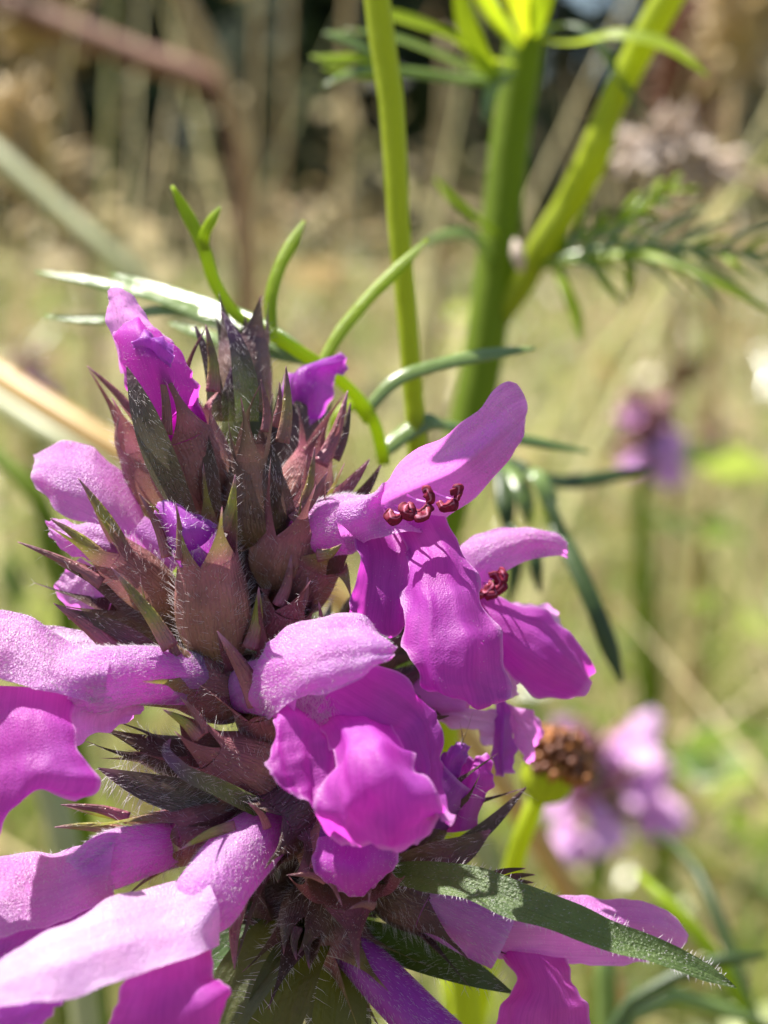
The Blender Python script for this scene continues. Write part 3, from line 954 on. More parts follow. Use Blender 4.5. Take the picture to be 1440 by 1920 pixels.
# flower E2: bottom left, nearest to the lens
fF = flower([(520, 1545, 60), (470, 1585, 58.2), (415, 1650, 56.2), (380, 1705, 55.2), (365, 1735, 54.8)], [90, 118, 128, 122, 80], 'petal', 2200, 61)
net('upper_lip', [[(375, 1625, 56.2), (396, 1665, 54.4), (412, 1710, 54.0), (412, 1772, 54.9)],
                  [(325, 1652, 54.9), (335, 1700, 53.4), (350, 1745, 53.0), (372, 1790, 53.6)],
                  [(210, 1684, 53), (210, 1730, 51.6), (215, 1775, 51.2), (235, 1836, 51.8)],
                  [(100, 1736, 51.6), (95, 1770, 50.4), (95, 1810, 50), (110, 1874, 50.6)],
                  [(22, 1780, 50.6), (8, 1812, 49.8), (5, 1842, 49.6), (12, 1888, 50)],
                  [(-30, 1815, 50), (-42, 1838, 49.8), (-42, 1862, 49.8), (-25, 1886, 49.9)]],
    'petal_pale', fF, BB, flat=0.45, tilt=2.4, seed=44, fuzz_n=1200, fuzz_len=0.2, ruffle=0.05, crease=1.2)
net('lower_lip_lobe', [[(250, 1805, 53.4), (300, 1795, 53.6), (345, 1785, 54), (398, 1775, 54.6)],
                       [(225, 1868, 52.4), (290, 1858, 51.8), (350, 1842, 52), (402, 1825, 53)],
                       [(206, 1930, 52), (280, 1920, 51), (360, 1900, 51.3), (436, 1852, 52.6)],
                       [(215, 2000, 52), (290, 2000, 51.2), (370, 1980, 51.5), (425, 1905, 52.6)]],
    'petal_deep', fF, BB, seed=45)
net('lower_lip_lobe', [[(130, 1862, 52), (70, 1866, 51.6), (0, 1864, 51.4)],
                       [(115, 1885, 51.6), (50, 1900, 51), (-30, 1905, 51)],
                       [(70, 1925, 51.6), (10, 1945, 51), (-60, 1950, 51)]],
    'petal_violet', fF, BB, seed=46)

# flower F: half-open at the top left
fT = flower([(370, 900, 62.2), (352, 840, 61.6), (338, 790, 61.1), (322, 745, 60.8)], [70, 85, 92, 70], 'petal_deep', 0, 71)
net('lower_lip', [[(300, 830, 61.6), (315, 828, 61.3), (335, 826, 61.3), (352, 822, 61.6)],
                  [(262, 760, 60.9), (290, 765, 60.0), (330, 765, 59.9), (374, 750, 60.7)],
                  [(238, 712, 60.4), (272, 715, 59.2), (322, 715, 59.1), (374, 725, 60.3)],
                  [(220, 665, 60.2), (255, 665, 58.9), (305, 668, 58.9), (362, 688, 60.2)],
                  [(211, 628, 60.2), (240, 618, 59.4), (280, 622, 59.4), (335, 648, 60.3)],
                  [(228, 610, 60.6), (246, 604, 60.4), (266, 606, 60.4), (300, 620, 60.7)]],
    'petal_deep', fT, BB, seed=54, fuzz_n=900, fuzz_len=0.12, fuzz_mat='hair')
net('lower_lip_lobe', [[(262, 665, 59.0), (290, 668, 58.7), (320, 690, 58.9)],
                       [(256, 632, 59.1), (290, 632, 58.6), (332, 668, 58.9)],
                       [(268, 612, 59.6), (296, 620, 59.3), (322, 646, 59.6)]],
    'petal_violet', fT, BB, seed=58, nr=24, nc=24)
net('upper_lip', [[(228, 700, 60.9), (262, 700, 61.5), (310, 705, 61.5), (366, 725, 60.9)],
                  [(206, 618, 60.8), (235, 612, 61.5), (278, 620, 61.5), (336, 655, 60.7)],
                  [(198, 570, 60.8), (220, 570, 61.3), (252, 585, 61.3), (292, 610, 60.8)],
                  [(196, 543, 60.9), (208, 537, 61.1), (226, 542, 61.1), (246, 560, 60.9)]],
    'petal_pale', fT, BB, seed=55, fuzz_n=1100, fuzz_len=0.16, fuzz_mat='hair')

# flower G: left, a little behind
fG = flower([(330, 1060, 62), (290, 1030, 62), (250, 1005, 62)], [70, 80, 84], 'petal', 0, 81)
net('upper_lip', [[(285, 1000, 63), (280, 1015, 62.4), (270, 1030, 62.2), (255, 1040, 62.6)],
                  [(240, 905, 63.2), (228, 935, 62.0), (216, 965, 61.8), (200, 998, 62.4)],
                  [(175, 842, 63.4), (162, 880, 62), (152, 920, 61.8), (142, 972, 62.4)],
                  [(108, 828, 63.5), (98, 865, 62.4), (94, 900, 62.2), (98, 950, 62.6)],
                  [(66, 853, 63.6), (60, 872, 63.2), (61, 892, 63.1), (70, 920, 63.1)]],
    'petal', fG, BB, flat=0.6, tilt=0.9, seed=64, fuzz_n=900, fuzz_len=0.22, fuzz_mat='hair')
net('lower_lip_lobe', [[(262, 1010, 61.8), (250, 1040, 61.2), (235, 1065, 61.4)],
                       [(175, 984, 61.3), (170, 1015, 60.6), (170, 1050, 61)],
                       [(110, 975, 61.3), (115, 1002, 60.6), (128, 1035, 61)],
                       [(84, 978, 61.4), (86, 988, 61.2), (95, 1005, 61.2)]],
    'petal', fG, BB, seed=65, fuzz_n=500, fuzz_len=0.22, fuzz_mat='hair')
net('lower_lip_lobe', [[(150, 1045, 62.0), (195, 1075, 61.6), (240, 1110, 62)],
                       [(118, 1075, 62), (160, 1105, 61.6), (220, 1135, 62)],
                       [(109, 1105, 62), (150, 1135, 61.7), (208, 1150, 62)],
                       [(135, 1158, 62.2), (165, 1167, 62.1), (205, 1168, 62.2)]],
    'petal', fG, BB, seed=66, fuzz_n=160, fuzz_len=0.4, fuzz_mat='hair')

# bud K: upper right
fK = flower([(560, 880, 66), (565, 830, 65.8), (570, 780, 65.6)], [60, 72, 76], 'petal', 0, 91)
net('lower_lip', [[(535, 800, 66), (555, 795, 65.2), (580, 795, 65.2), (602, 795, 66)],
                  [(530, 745, 66), (555, 742, 64.8), (590, 742, 64.8), (618, 748, 66)],
                  [(535, 700, 66), (560, 695, 65), (590, 695, 65), (628, 714, 66)],
                  [(575, 684, 66), (600, 679, 65.6), (625, 680, 65.6), (645, 702, 66)],
                  [(630, 670, 66.2), (642, 667, 66.0), (652, 671, 66.0), (658, 686, 66.2)]],
    'petal_violet', fK, BB, seed=74, fuzz_n=300, fuzz_len=0.15)

# bud in the middle calyx
fM = flower([(400, 1110, 59.2), (385, 1060, 58.6), (362, 1015, 58.2)], [70, 90, 90], 'petal_violet', 300, 92)
net('upper_lip', [[(330, 1052, 58.7), (348, 1050, 57.9), (372, 1046, 57.9), (398, 1028, 58.5)],
                  [(312, 1008, 58.7), (335, 1003, 57.5), (365, 996, 57.5), (404, 990, 58.5)],
                  [(291, 962, 58.8), (315, 960, 58.1), (345, 963, 58), (374, 970, 58.7)],
                  [(290, 938, 59), (305, 934, 58.8), (325, 936, 58.8), (348, 950, 59)]],
    'petal_violet', fM, BB, seed=75, fuzz_n=160, fuzz_len=0.5, fuzz_mat='hair_lilac')

# bud I: bottom centre
fI = flower([(640, 1540, 60), (650, 1580, 58.5), (660, 1610, 57.4)], [90, 120, 120], 'petal_violet', 0, 93)
net('upper_lip', [[(598, 1570, 57), (640, 1565, 56.2), (690, 1570, 56.2), (745, 1588, 57)],
                  [(590, 1618, 56.4), (635, 1618, 55), (690, 1622, 55), (742, 1625, 56.4)],
                  [(605, 1655, 56.4), (642, 1662, 55.3), (682, 1664, 55.3), (718, 1652, 56.4)],
                  [(638, 1676, 56.9), (652, 1682, 56.5), (676, 1682, 56.5), (692, 1672, 56.9)]],
    'petal_deep', fI, BB, seed=76, fuzz_n=500, fuzz_len=0.15)

# flower H: lower right, under the leaf
fH = flower([(745, 1665, 61.5), (810, 1695, 60.8), (880, 1732, 60.4), (945, 1765, 60.2)], [80, 104, 112, 110], 'petal', 700, 94)
net('upper_lip', [[(890, 1680, 61), (900, 1715, 60.3), (915, 1755, 60.1), (935, 1800, 60.5)],
                  [(1040, 1680, 61.5), (1040, 1715, 60.4), (1035, 1755, 60.2), (1030, 1808, 60.8)],
                  [(1160, 1687, 62), (1160, 1715, 60.8), (1155, 1750, 60.6), (1150, 1806, 61.2)],
                  [(1238, 1703, 62.3), (1242, 1730, 61.3), (1240, 1760, 61.2), (1228, 1800, 61.6)],
                  [(1290, 1750, 62.5), (1295, 1762, 62.3), (1284, 1778, 62.2), (1265, 1793, 62.2)]],
    'petal', fH, BB, seed=77, fuzz_n=700, fuzz_len=0.2)
net('lower_lip_lobe', [[(935, 1780, 60.6), (975, 1785, 60.1), (1015, 1790, 60.1), (1060, 1798, 60.6)],
                       [(965, 1845, 60), (1000, 1848, 59.3), (1035, 1850, 59.3), (1078, 1852, 60)],
                       [(928, 1910, 59.6), (980, 1912, 58.8), (1040, 1912, 58.8), (1104, 1910, 59.6)],
                       [(940, 1965, 59.6), (985, 1985, 59), (1045, 1985, 59), (1095, 1960, 59.6)]],
    'petal_deep', fH, BB, seed=78)

# tube J at the bottom
fJ = flower([(640, 1760, 61.5), (690, 1810, 60.4), (745, 1868, 59.4), (820, 1940, 58.6), (880, 1990, 58)], [70, 84, 92, 92, 90], 'petal_violet', 900, 95)

# bud in the calyx on the right, under B
fR = flower([(790, 1540, 62.4), (830, 1490, 62), (865, 1450, 61.8)], [90, 112, 104], 'petal_violet', 0, 96)
net('upper_lip', [[(815, 1455, 61.8), (835, 1458, 61.2), (860, 1458, 61.4)],
                  [(822, 1420, 61.8), (845, 1418, 61.1), (872, 1428, 61.4)],
                  [(850, 1396, 61.9), (868, 1394, 61.5), (884, 1402, 61.7)]],
    'petal_violet', fR, BB, seed=79)
net('lower_lip', [[(830, 1560, 62.2), (860, 1560, 61.3), (890, 1550, 62)],
                  [(835, 1490, 62), (875, 1490, 60.9), (918, 1480, 61.8)],
                  [(850, 1440, 62), (885, 1440, 61.2), (925, 1445, 61.8)],
                  [(872, 1420, 62.2), (892, 1416, 62), (912, 1420, 62.2)]],
    'petal_deep', fR, BB, seed=80)

# --- calyces read from the photograph
calyx(bet, (395, 975, 63), (332, 800, 60.8), 68, [(293, 668, 59.0), (386, 612, 61), (262, 720, 60.6), (412, 730, 61.6)], 'calyx', seed=1)
calyx(bet, (330, 985, 64.5), (262, 830, 63), 48, [(165, 690, 62.8), (228, 768, 62.4), (330, 720, 63.6)], 'calyx', seed=2)
calyx(bet, (495, 1030, 61.8), (470, 850, 59.9), 64, [(428, 790, 59.6), (535, 690, 60.2), (490, 715, 59.9), (512, 735, 60.4)], 'calyx_dark', rim_w=0.55, seed=3, close=0.3)
calyx(bet, (545, 1000, 64), (592, 850, 62.8), 62, [(650, 735, 62.6), (655, 757, 63), (560, 760, 63), (610, 800, 61.6)], 'calyx', rim_w=0.55, seed=4, close=.2)
calyx(bet, (515, 1110, 62), (545, 985, 60.6), 55, [(612, 888, 59.8), (578, 850, 60.2), (500, 870, 60.4)], 'calyx', seed=5)
calyx(bet, (412, 1260, 60.6), (388, 1035, 58.5), 58, [(330, 948, 57.4), (440, 893, 58.2), (262, 926, 58.4)], 'calyx_olive', seed=6, hair=320, belly=1.2)
calyx(bet, (345, 1150, 61.6), (205, 1045, 60.2), 44, [(36, 1018, 59.6), (97, 974, 59.6), (148, 900, 60)], 'calyx_olive', seed=7, hair=260)
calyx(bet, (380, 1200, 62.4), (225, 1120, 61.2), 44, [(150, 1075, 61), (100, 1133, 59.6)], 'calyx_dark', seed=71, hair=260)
calyx(bet, (520, 1140, 62.8), (598, 1035, 61), 58, [(637, 1022, 58.9), (660, 1120, 60.4)], 'calyx_olive', seed=8)
calyx(bet, (505, 1215, 62), (545, 1125, 60.4), 46, [(543, 1043, 59.9), (485, 1103, 59.4), (580, 1090, 60), (600, 1130, 60.4)], 'calyx', seed=9, hair=320)
calyx(bet, (480, 1315, 61.2), (345, 1276, 59.2), 54, [(210, 1066, 57.6), (204, 1315, 57.6), (262, 1075, 58.6)], 'calyx_olive', seed=10, hair=260)
calyx(bet, (540, 1390, 61.8), (488, 1300, 59.2), 62, [(408, 1186, 57.2), (484, 1104, 58.8), (505, 1345, 57.2)], 'calyx', seed=11, hair=260)
calyx(bet, (520, 1480, 60.6), (385, 1405, 58.2), 72, [(306, 1332, 57.0), (340, 1312, 57.4), (325, 1370, 56.8), (335, 1345, 57.8)], 'calyx', rim_w=0.55, seed=12, hair=300, belly=1.15)
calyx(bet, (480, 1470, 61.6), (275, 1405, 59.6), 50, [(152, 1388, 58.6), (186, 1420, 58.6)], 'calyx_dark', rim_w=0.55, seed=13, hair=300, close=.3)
calyx(bet, (490, 1525, 60.6), (315, 1575, 58.6), 56, [(104, 1552, 57.2), (116, 1510, 58.2), (342, 1592, 56.2)], 'calyx_olive', seed=14, hair=260)
calyx(bet, (580, 1495, 61), (492, 1560, 58.4), 66, [(468, 1508, 56.6), (440, 1815, 56.4)], 'calyx_dark', seed=15, hair=200)
calyx(bet, (640, 1540, 60.6), (655, 1640, 58), 80, [(540, 1642, 56.4), (640, 1700, 55.8), (690, 1695, 55.6), (760, 1640, 56.4)], 'calyx', seed=16, hair=260)
calyx(bet, (730, 1570, 63), (835, 1500, 62), 66, [(888, 1332, 61), (935, 1412, 60.2), (900, 1450, 60), (985, 1478, 61), (862, 1352, 62)], 'calyx_dark', rim_w=0.55, seed=17, hair=260, hl=.8)
calyx(bet, (690, 1630, 62.2), (815, 1705, 60.8), 56, [(950, 1790, 59.6), (870, 1640, 60.4)], 'calyx_dark', seed=18, hair=260, hl=.8)
calyx(bet, (630, 1200, 65.4), (775, 1110, 65), 50, [], 'calyx', seed=19)
calyx(bet, (640, 1330, 65), (760, 1300, 65.2), 48, [(840, 1355, 64)], 'calyx_dark', seed=20)
calyx(bet, (600, 1660, 61.6), (560, 1750, 59.4), 46, [(556, 1795, 57.8), (578, 1812, 57.8), (532, 1790, 58)], 'calyx_dark', seed=21, hair=240)
calyx(bet, (600, 1720, 62), (660, 1790, 61), 52, [], 'calyx_olive', seed=22, hair=200)

# --- bracts
pblade('bract', [(352, 960, 60.2), (318, 890, 59.4), (272, 775, 58.9), (238, 688, 59.2)], [40, 62, 50, 3], 'bract_grey', bet.o, BB, cup=0.35, hair=260, hlen=0.4, seed=1, face=(-0.3, -0.9, 0.3))
pblade('bract', [(465, 790, 61.8), (458, 700, 61.6), (440, 632, 61.6), (416, 584, 61.8)], [42, 44, 24, 3], 'bract_young', bet.o, BB, cup=0.4, hair=260, hlen=0.4, seed=2)
pblade('bract', [(430, 790, 62.2), (430, 740, 62), (436, 686, 62)], [24, 26, 3], 'bract_young', bet.o, BB, cup=0.4, hair=160, hlen=0.4, seed=3)
pblade('bract', [(405, 790, 62.4), (402, 720, 62.2), (366, 612, 62.2)], [34, 30, 4], 'bract_grey', bet.o, BB, cup=0.4, hair=160, hlen=0.4, seed=4)
pblade('bract', [(400, 960, 60.6), (395, 890, 60.2), (388, 810, 60.3)], [36, 32, 3], 'calyx_dark', bet.o, BB, cup=0.3, hair=120, hlen=0.5, seed=5)
pblade('bract', [(500, 960, 60), (512, 890, 59.6), (500, 820, 59.8)], [38, 38, 3], 'calyx_dark', bet.o, BB, cup=0.3, hair=150, hlen=0.6, seed=6)
pblade('bract', [(600, 960, 62), (650, 915, 61.6), (692, 862, 61.6)], [30, 26, 3], 'calyx', bet.o, BB, cup=0.4, hair=60, seed=7)
pblade('bract', [(640, 960, 63), (680, 925, 62.8), (714, 872, 62.8)], [26, 22, 3], 'calyx_dark', bet.o, BB, cup=0.4, hair=40, seed=8)
pblade('bract', [(500, 1520, 58.4), (410, 1475, 57.4), (340, 1440, 57), (312, 1400, 57), (320, 1385, 57)], [36, 34, 26, 14, 3], 'bract_young', bet.o, BB, cup=0.5, hair=160, hlen=0.7, seed=9)
pblade('bract', [(520, 1500, 60), (400, 1500, 58.9), (280, 1475, 58.4), (184, 1440, 58.4)], [50, 66, 54, 3], 'bract_grey', bet.o, BB, cup=0.4, hair=420, hlen=0.65, hlean=(0, 0, -0.3), edge_hair=70, seed=10)
pblade('bract', [(720, 1650, 61.4), (810, 1615, 60.6), (870, 1590, 60.6), (920, 1556, 60.8)], [60, 74, 50, 3], 'calyx_dark', bet.o, BB, cup=0.3, hair=160, hlen=0.8, seed=11)
pblade('bract', [(840, 1600, 62), (900, 1560, 61.8), (986, 1476, 61.8)], [34, 30, 3], 'bract_grey', bet.o, BB, cup=0.4, hair=80, seed=12)
pblade('bract', [(560, 1490, 60), (600, 1540, 58.6), (600, 1600, 57.8), (560, 1640, 57.4)], [70, 96, 80, 10], 'calyx_dark', bet.o, BB, cup=0.3, hair=160, seed=13)
pblade('bract', [(345, 1280, 60.4), (300, 1235, 59.6), (210, 1175, 59.4), (112, 1140, 59.4)], [30, 36, 30, 3], 'calyx_dark', bet.o, BB, cup=0.3, hair=120, seed=14)
for k, (x0, y0, x1, y1) in enumerate([(900, 1650, 985, 1628), (930, 1655, 1003, 1640), (940, 1662, 1000, 1655), (770, 1370, 842, 1342), (775, 1400, 830, 1372)]):
    pblade('bract', [(x0, y0, 60.4), ((x0 + x1) / 2, (y0 + y1) / 2 - 5, 60.2), (x1, y1, 60.2)], [14, 12, 2], 'calyx_dark', bet.o, BB, cup=0.3, seed=20 + k, nr=14, nc=5)

# --- the stout spiny tips that stand out of the calyces
def spine(x0, y0, d0, x1, y1, d1, w, mat='calyx_olive', bend=6):
    a, b2 = np.array([x0, y0, d0], float), np.array([x1, y1, d1], float)
    perp = np.array([-(b2 - a)[1], (b2 - a)[0], 0]) / (np.linalg.norm((b2 - a)[:2]) + 1e-6)
    pts = [tuple(a), tuple(a * .6 + b2 * .4 + perp * bend), tuple(a * .25 + b2 * .75 + perp * bend * .6), tuple(b2)]
    rad = [px(q / 2, p[2]) for q, p in zip((w, w * .74, w * .4, 1.5), pts)]
    V, Q, T, uv = tube_geo(PP(pts), rad, 0.55, 22, 12, None, 3, 0.10)
    uv[:, 1] = 0.5 + 0.5 * uv[:, 1]
    mesh_obj('calyx_tooth', V, Q, T, mat, bet.o, BB, uv)


for q in [(258, 790, 62.6, 163, 686, 62.6, 20, 'calyx'), (312, 815, 59.4, 293, 664, 58.8, 22, 'calyx'), (398, 735, 61, 385, 608, 60.9, 28), (497, 810, 59.9, 489, 712, 59.8, 20, 'calyx'),
          (528, 830, 60, 536, 686, 60, 28), (512, 800, 60.2, 524, 716, 60.2, 18, 'calyx'), (415, 995, 58.2, 441, 890, 58, 26), (334, 1050, 57.6, 329, 944, 57.2, 17, 'calyx'),
          (312, 1045, 58.6, 260, 924, 58.4, 22, 'calyx'), (240, 1045, 59.8, 146, 896, 59.8, 26), (205, 1062, 59.6, 94, 972, 59.4, 28), (190, 1095, 59.6, 33, 1016, 59.4, 24, 'calyx'),
          (318, 1215, 57.9, 208, 1063, 57.4, 34), (330, 1230, 58.2, 262, 1132, 57.9, 20, 'calyx'), (548, 975, 60, 614, 885, 59.6, 26, 'calyx'), (562, 960, 60.4, 590, 838, 60.2, 22), (596, 1040, 59.4, 640, 1020, 58.8, 26),
          (482, 1320, 58, 407, 1183, 57, 44, 'calyx'), (466, 1215, 59.2, 485, 1100, 59, 32), (520, 1135, 59.8, 546, 1040, 59.6, 26, 'calyx'), (556, 1150, 59.8, 577, 1082, 59.6, 18, 'calyx'),
          (594, 1190, 58.6, 597, 1128, 58.6, 14, 'calyx'), (372, 1385, 57.4, 305, 1330, 56.9, 26), (384, 1375, 57.6, 338, 1308, 57.2, 22, 'calyx'), (230, 1562, 57.8, 102, 1551, 57, 26),
          (240, 1535, 58.6, 114, 1509, 58, 24, 'calyx'), (440, 1552, 57, 340, 1592, 56.2, 26), (335, 1298, 58.2, 202, 1314, 57.4, 32), (610, 1652, 56.8, 538, 1641, 56.2, 16, 'calyx'),
          (225, 1232, 59.6, 100, 1131, 59.2, 40, 'calyx'), (452, 1690, 57.2, 440, 1818, 56.2, 30, 'calyx'), (500, 1552, 57.2, 466, 1506, 56.4, 18, 'calyx'),
          (620, 930, 61.8, 694, 860, 61.4, 24, 'calyx'), (600, 870, 62, 652, 732, 62.4, 30, 'calyx'), (625, 860, 62.8, 657, 755, 62.9, 24, 'calyx_dark'), (498, 1352, 57.6, 510, 1342, 57, 14, 'calyx'),
          (560, 1740, 58.6, 556, 1800, 57.6, 20, 'calyx_dark'), (585, 1745, 58.8, 580, 1816, 57.6, 18, 'calyx_dark'), (700, 1700, 57, 655, 1704, 55.6, 18, 'calyx')]:
    spine(*q)

# --- leaves of the spike
pblade('leaf', [(690, 1640, 60.5), (775, 1645, 58.9), (880, 1662, 57.6), (1000, 1705, 56.8), (1120, 1750, 56.4), (1250, 1793, 56.4), (1330, 1825, 56.6), (1380, 1852, 56.8)],
       [36, 64, 76, 74, 66, 50, 32, 3], 'hairy_leaf', bet.o, BB, face=(0.1, -0.62, 0.78), cup=0.30, hair=600, hlen=0.22, edge_hair=80, seed=31, wave=0.00008, nr=70, nc=15)
pblade('leaf', [(640, 1740, 61.8), (760, 1785, 61), (860, 1820, 60.6), (960, 1862, 60.8)], [50, 84, 70, 5], 'dark_leaf', bet.o, BB, face=(0.1, -0.5, 0.85), cup=0.3, hair=300, hlen=0.5, edge_hair=30, seed=32)
pblade('leaf', [(600, 1700, 61.8), (530, 1760, 60.6), (450, 1860, 59.8), (400, 1980, 59.4)], [60, 110, 120, 60], 'under_leaf', bet.o, BB, face=(-0.4, -0.7, 0.6), cup=0.25, hair=0, hlen=0.6, edge_hair=30, seed=33)
pblade('leaf', [(610, 1720, 61.6), (560, 1800, 60), (520, 1900, 59.4), (500, 2000, 59.4)], [60, 100, 110, 60], 'under_leaf', bet.o, BB, face=(-0.1, -0.8, 0.6), cup=0.3, hair=0, hlen=0.6, edge_hair=30, seed=34)
pblade('leaf', [(640, 1760, 62), (640, 1840, 60.6), (630, 1940, 60), (620, 2040, 60)], [50, 90, 100, 60], 'under_leaf', bet.o, BB, face=(0.2, -0.8, 0.5), cup=0.3, hair=0, hlen=0.6, edge_hair=30, seed=35)
pblade('leaf', [(560, 1700, 62.4), (470, 1740, 62), (400, 1800, 62), (340, 1900, 62)], [50, 90, 90, 10], 'dark_leaf', bet.o, BB, face=(-0.3, -0.6, 0.7), cup=0.3, hair=160, hlen=0.6, seed=36)

# --- filler calyces round the rest of the spike
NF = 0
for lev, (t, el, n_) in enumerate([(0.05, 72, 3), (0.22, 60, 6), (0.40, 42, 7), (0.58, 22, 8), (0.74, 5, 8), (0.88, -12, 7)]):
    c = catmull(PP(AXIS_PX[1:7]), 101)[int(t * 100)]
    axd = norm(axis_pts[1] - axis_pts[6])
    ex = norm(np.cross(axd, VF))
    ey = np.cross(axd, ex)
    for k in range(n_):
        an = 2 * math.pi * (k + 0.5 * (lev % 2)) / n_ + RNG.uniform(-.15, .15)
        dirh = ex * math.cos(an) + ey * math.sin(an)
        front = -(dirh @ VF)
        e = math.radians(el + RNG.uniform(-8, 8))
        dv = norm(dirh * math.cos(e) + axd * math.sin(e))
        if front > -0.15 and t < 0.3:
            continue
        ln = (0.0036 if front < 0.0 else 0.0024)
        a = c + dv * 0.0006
        calyx(bet, a, a + dv * ln, 0.00095, [], 'calyx_dark', tl=0.8 if front > 0 else 1.7, seed=200 + NF, hair=60, close=0.45 if front > 0 else 0.1)  # fillers take the dark colour to imitate deep shade in the core
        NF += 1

# ------------------------------------------------------------------ slender green plant with a feathery leaf (just behind)
g1 = P(800, 1000, 74)
sl_base = np.array([g1[0] + 0.01, g1[1] + 0.02, 0.0])
sl = Thing('feathery_weed', 'slender lime green stem with a forked feathery leaf behind the flower spike', 'weed', sl_base)
top = PP([(686, -700, 74), (696, -260, 74), (706, 0, 74), (735, 200, 74), (746, 400, 74), (764, 600, 74), (778, 780, 74), (800, 1000, 74)])
pts = np.vstack([top, g1 + (sl_base - g1) * 0.4 + np.array([0.002, 0, 0]), sl_base + np.array([0, 0, -0.004])])
tube('stem', pts, [px(w / 2, 74) for w in (40, 46, 48, 46, 40, 36, 36, 40, 44, 48)], 'stem_green', sl.o, SB := sl.base, nseg=90, nsec=24, ribs=8, ribamp=0.06)


def leaflet(parent, base, pts, w, mat, flat=0.28, name='leaflet', tip=True):
    n = len(pts)
    wp = [w * 0.8] + [w] * (n - 2) + [w * 0.25 if tip else w]
    o, _, _ = ptube(name, pts, wp, mat, parent, base, flat=flat, nseg=26, nsec=10, ref=(0.1, -0.8, 0.6))
    return o


sv_ = np.array(SUN) * 0.03  # unseen leaf above the frame, added to shade the tip of A's upper lip
V, Q, uv = blade_geo(np.array([P(688, -560, 74), P(1180, 740, 66) + sv_, P(1040, 760, 62) + sv_, P(890, 800, 61) + sv_, P(800, 850, 60.5) + sv_]),
                     [0.0003, 0.0008, 0.0015, 0.0013, 0.0001], np.array(SUN), 0.2, 40, 9)
mesh_obj('leaf', V, Q, None, 'lime', sl.o, SB, uv)
lf, _, _ = ptube('leaf', [(720, 870, 73), (700, 790, 72), (640, 715, 70.5), (580, 672, 69.5), (510, 628, 69), (455, 600, 69)], [24, 24, 24, 26, 24, 22], 'lime', sl.o, SB, flat=0.6, nseg=30, nsec=10)
leaflet(lf, SB, [(500, 625, 69), (440, 588, 68.6), (405, 535, 68.3), (380, 460, 68), (350, 400, 68), (322, 348, 68)], 25, 'lime')
leaflet(lf, SB, [(385, 470, 68), (384, 440, 67.8), (398, 412, 67.6), (413, 388, 67.6)], 21, 'lime')
leaflet(lf, SB, [(512, 628, 69), (508, 560, 69.2), (525, 500, 69.6), (548, 455, 70), (570, 414, 70.4)], 24, 'lime')
leaflet(lf, SB, [(600, 690, 69.8), (640, 620, 70.4), (690, 560, 71), (745, 505, 71.6), (802, 448, 72.2)], 25, 'lime')
leaflet(lf, SB, [(690, 770, 71.8), (740, 715, 72), (830, 682, 72.4), (920, 664, 72.8), (1004, 653, 73.2)], 28, 'silver')
leaflet(lf, SB, [(600, 690, 70), (500, 640, 71), (400, 602, 72), (300, 560, 73), (190, 532, 74), (66, 510, 75)], 26, 'silver')
leaflet(lf, SB, [(560, 655, 70), (470, 600, 72), (390, 572, 73.5), (300, 545, 75), (208, 514, 76)], 32, 'silver')
leaflet(lf, SB, [(480, 620, 70.5), (400, 592, 72), (300, 583, 73), (180, 600, 74), (82, 592, 75)], 22, 'silver')
leaflet(lf, SB, [(590, 680, 70.5), (480, 655, 72), (380, 628, 73), (316, 606, 73.6)], 28, 'silver')
leaflet(lf, SB, [(715, 850, 73), (760, 815, 73.6), (810, 790, 74), (835, 800, 74.4)], 34, 'silver')
leaflet(lf, SB, [(715, 850, 73), (770, 800, 75), (900, 810, 78), (1000, 828, 80), (1105, 848, 82)], 26, 'silver')
leaflet(lf, SB, [(690, 790, 72), (660, 760, 71.4), (640, 775, 71), (620, 830, 71)], 26, 'lime')

# ------------------------------------------------------------------ thick stemmed plant behind on the right
D2 = 100
g2 = P(850, 900, D2)
tk_base = np.array([g2[0] - 0.02, g2[1] + 0.02, 0.0])
tk = Thing('thick_stemmed_weed', 'thick green stem with a side branch and pinnate leaves, blurred behind the flowers', 'weed', tk_base)
TB = tk.base
pts = np.vstack([PP([(1010, -400, D2), (1000, -150, D2), (985, 80, D2), (962, 220, D2), (936, 450, D2), (908, 650, D2), (880, 800, D2), (850, 900, D2)]), g2 + (tk_base - g2) * 0.5, tk_base + np.array([0, 0, -0.004])])
tube('stem', pts, [px(w / 2, D2) for w in (60, 64, 72, 72, 72, 74, 76, 78, 82, 86)], 'stem_dark', tk.o, TB, nseg=80, nsec=28, ribs=10, ribamp=0.04)
br, _, _ = ptube('branch', [(935, 600, 100), (985, 520, 99), (1010, 470, 98.5), (1065, 385, 98), (1110, 300, 97), (1140, 215, 96.5), (1190, 110, 96), (1262, -20, 95), (1330, -150, 95)],
                 [40, 46, 48, 52, 56, 48, 52, 54, 54], 'stem_green', tk.o, TB, nseg=70, nsec=22, ribs=8, ribamp=0.06)
ptube('node_highlight', [(978, 510, 97), (972, 480, 97), (965, 450, 97.4)], [10, 26, 8], 'seed_pink', tk.o, TB, nseg=14, nsec=10)  # pale sliver painted in for the white highlight at the branch node


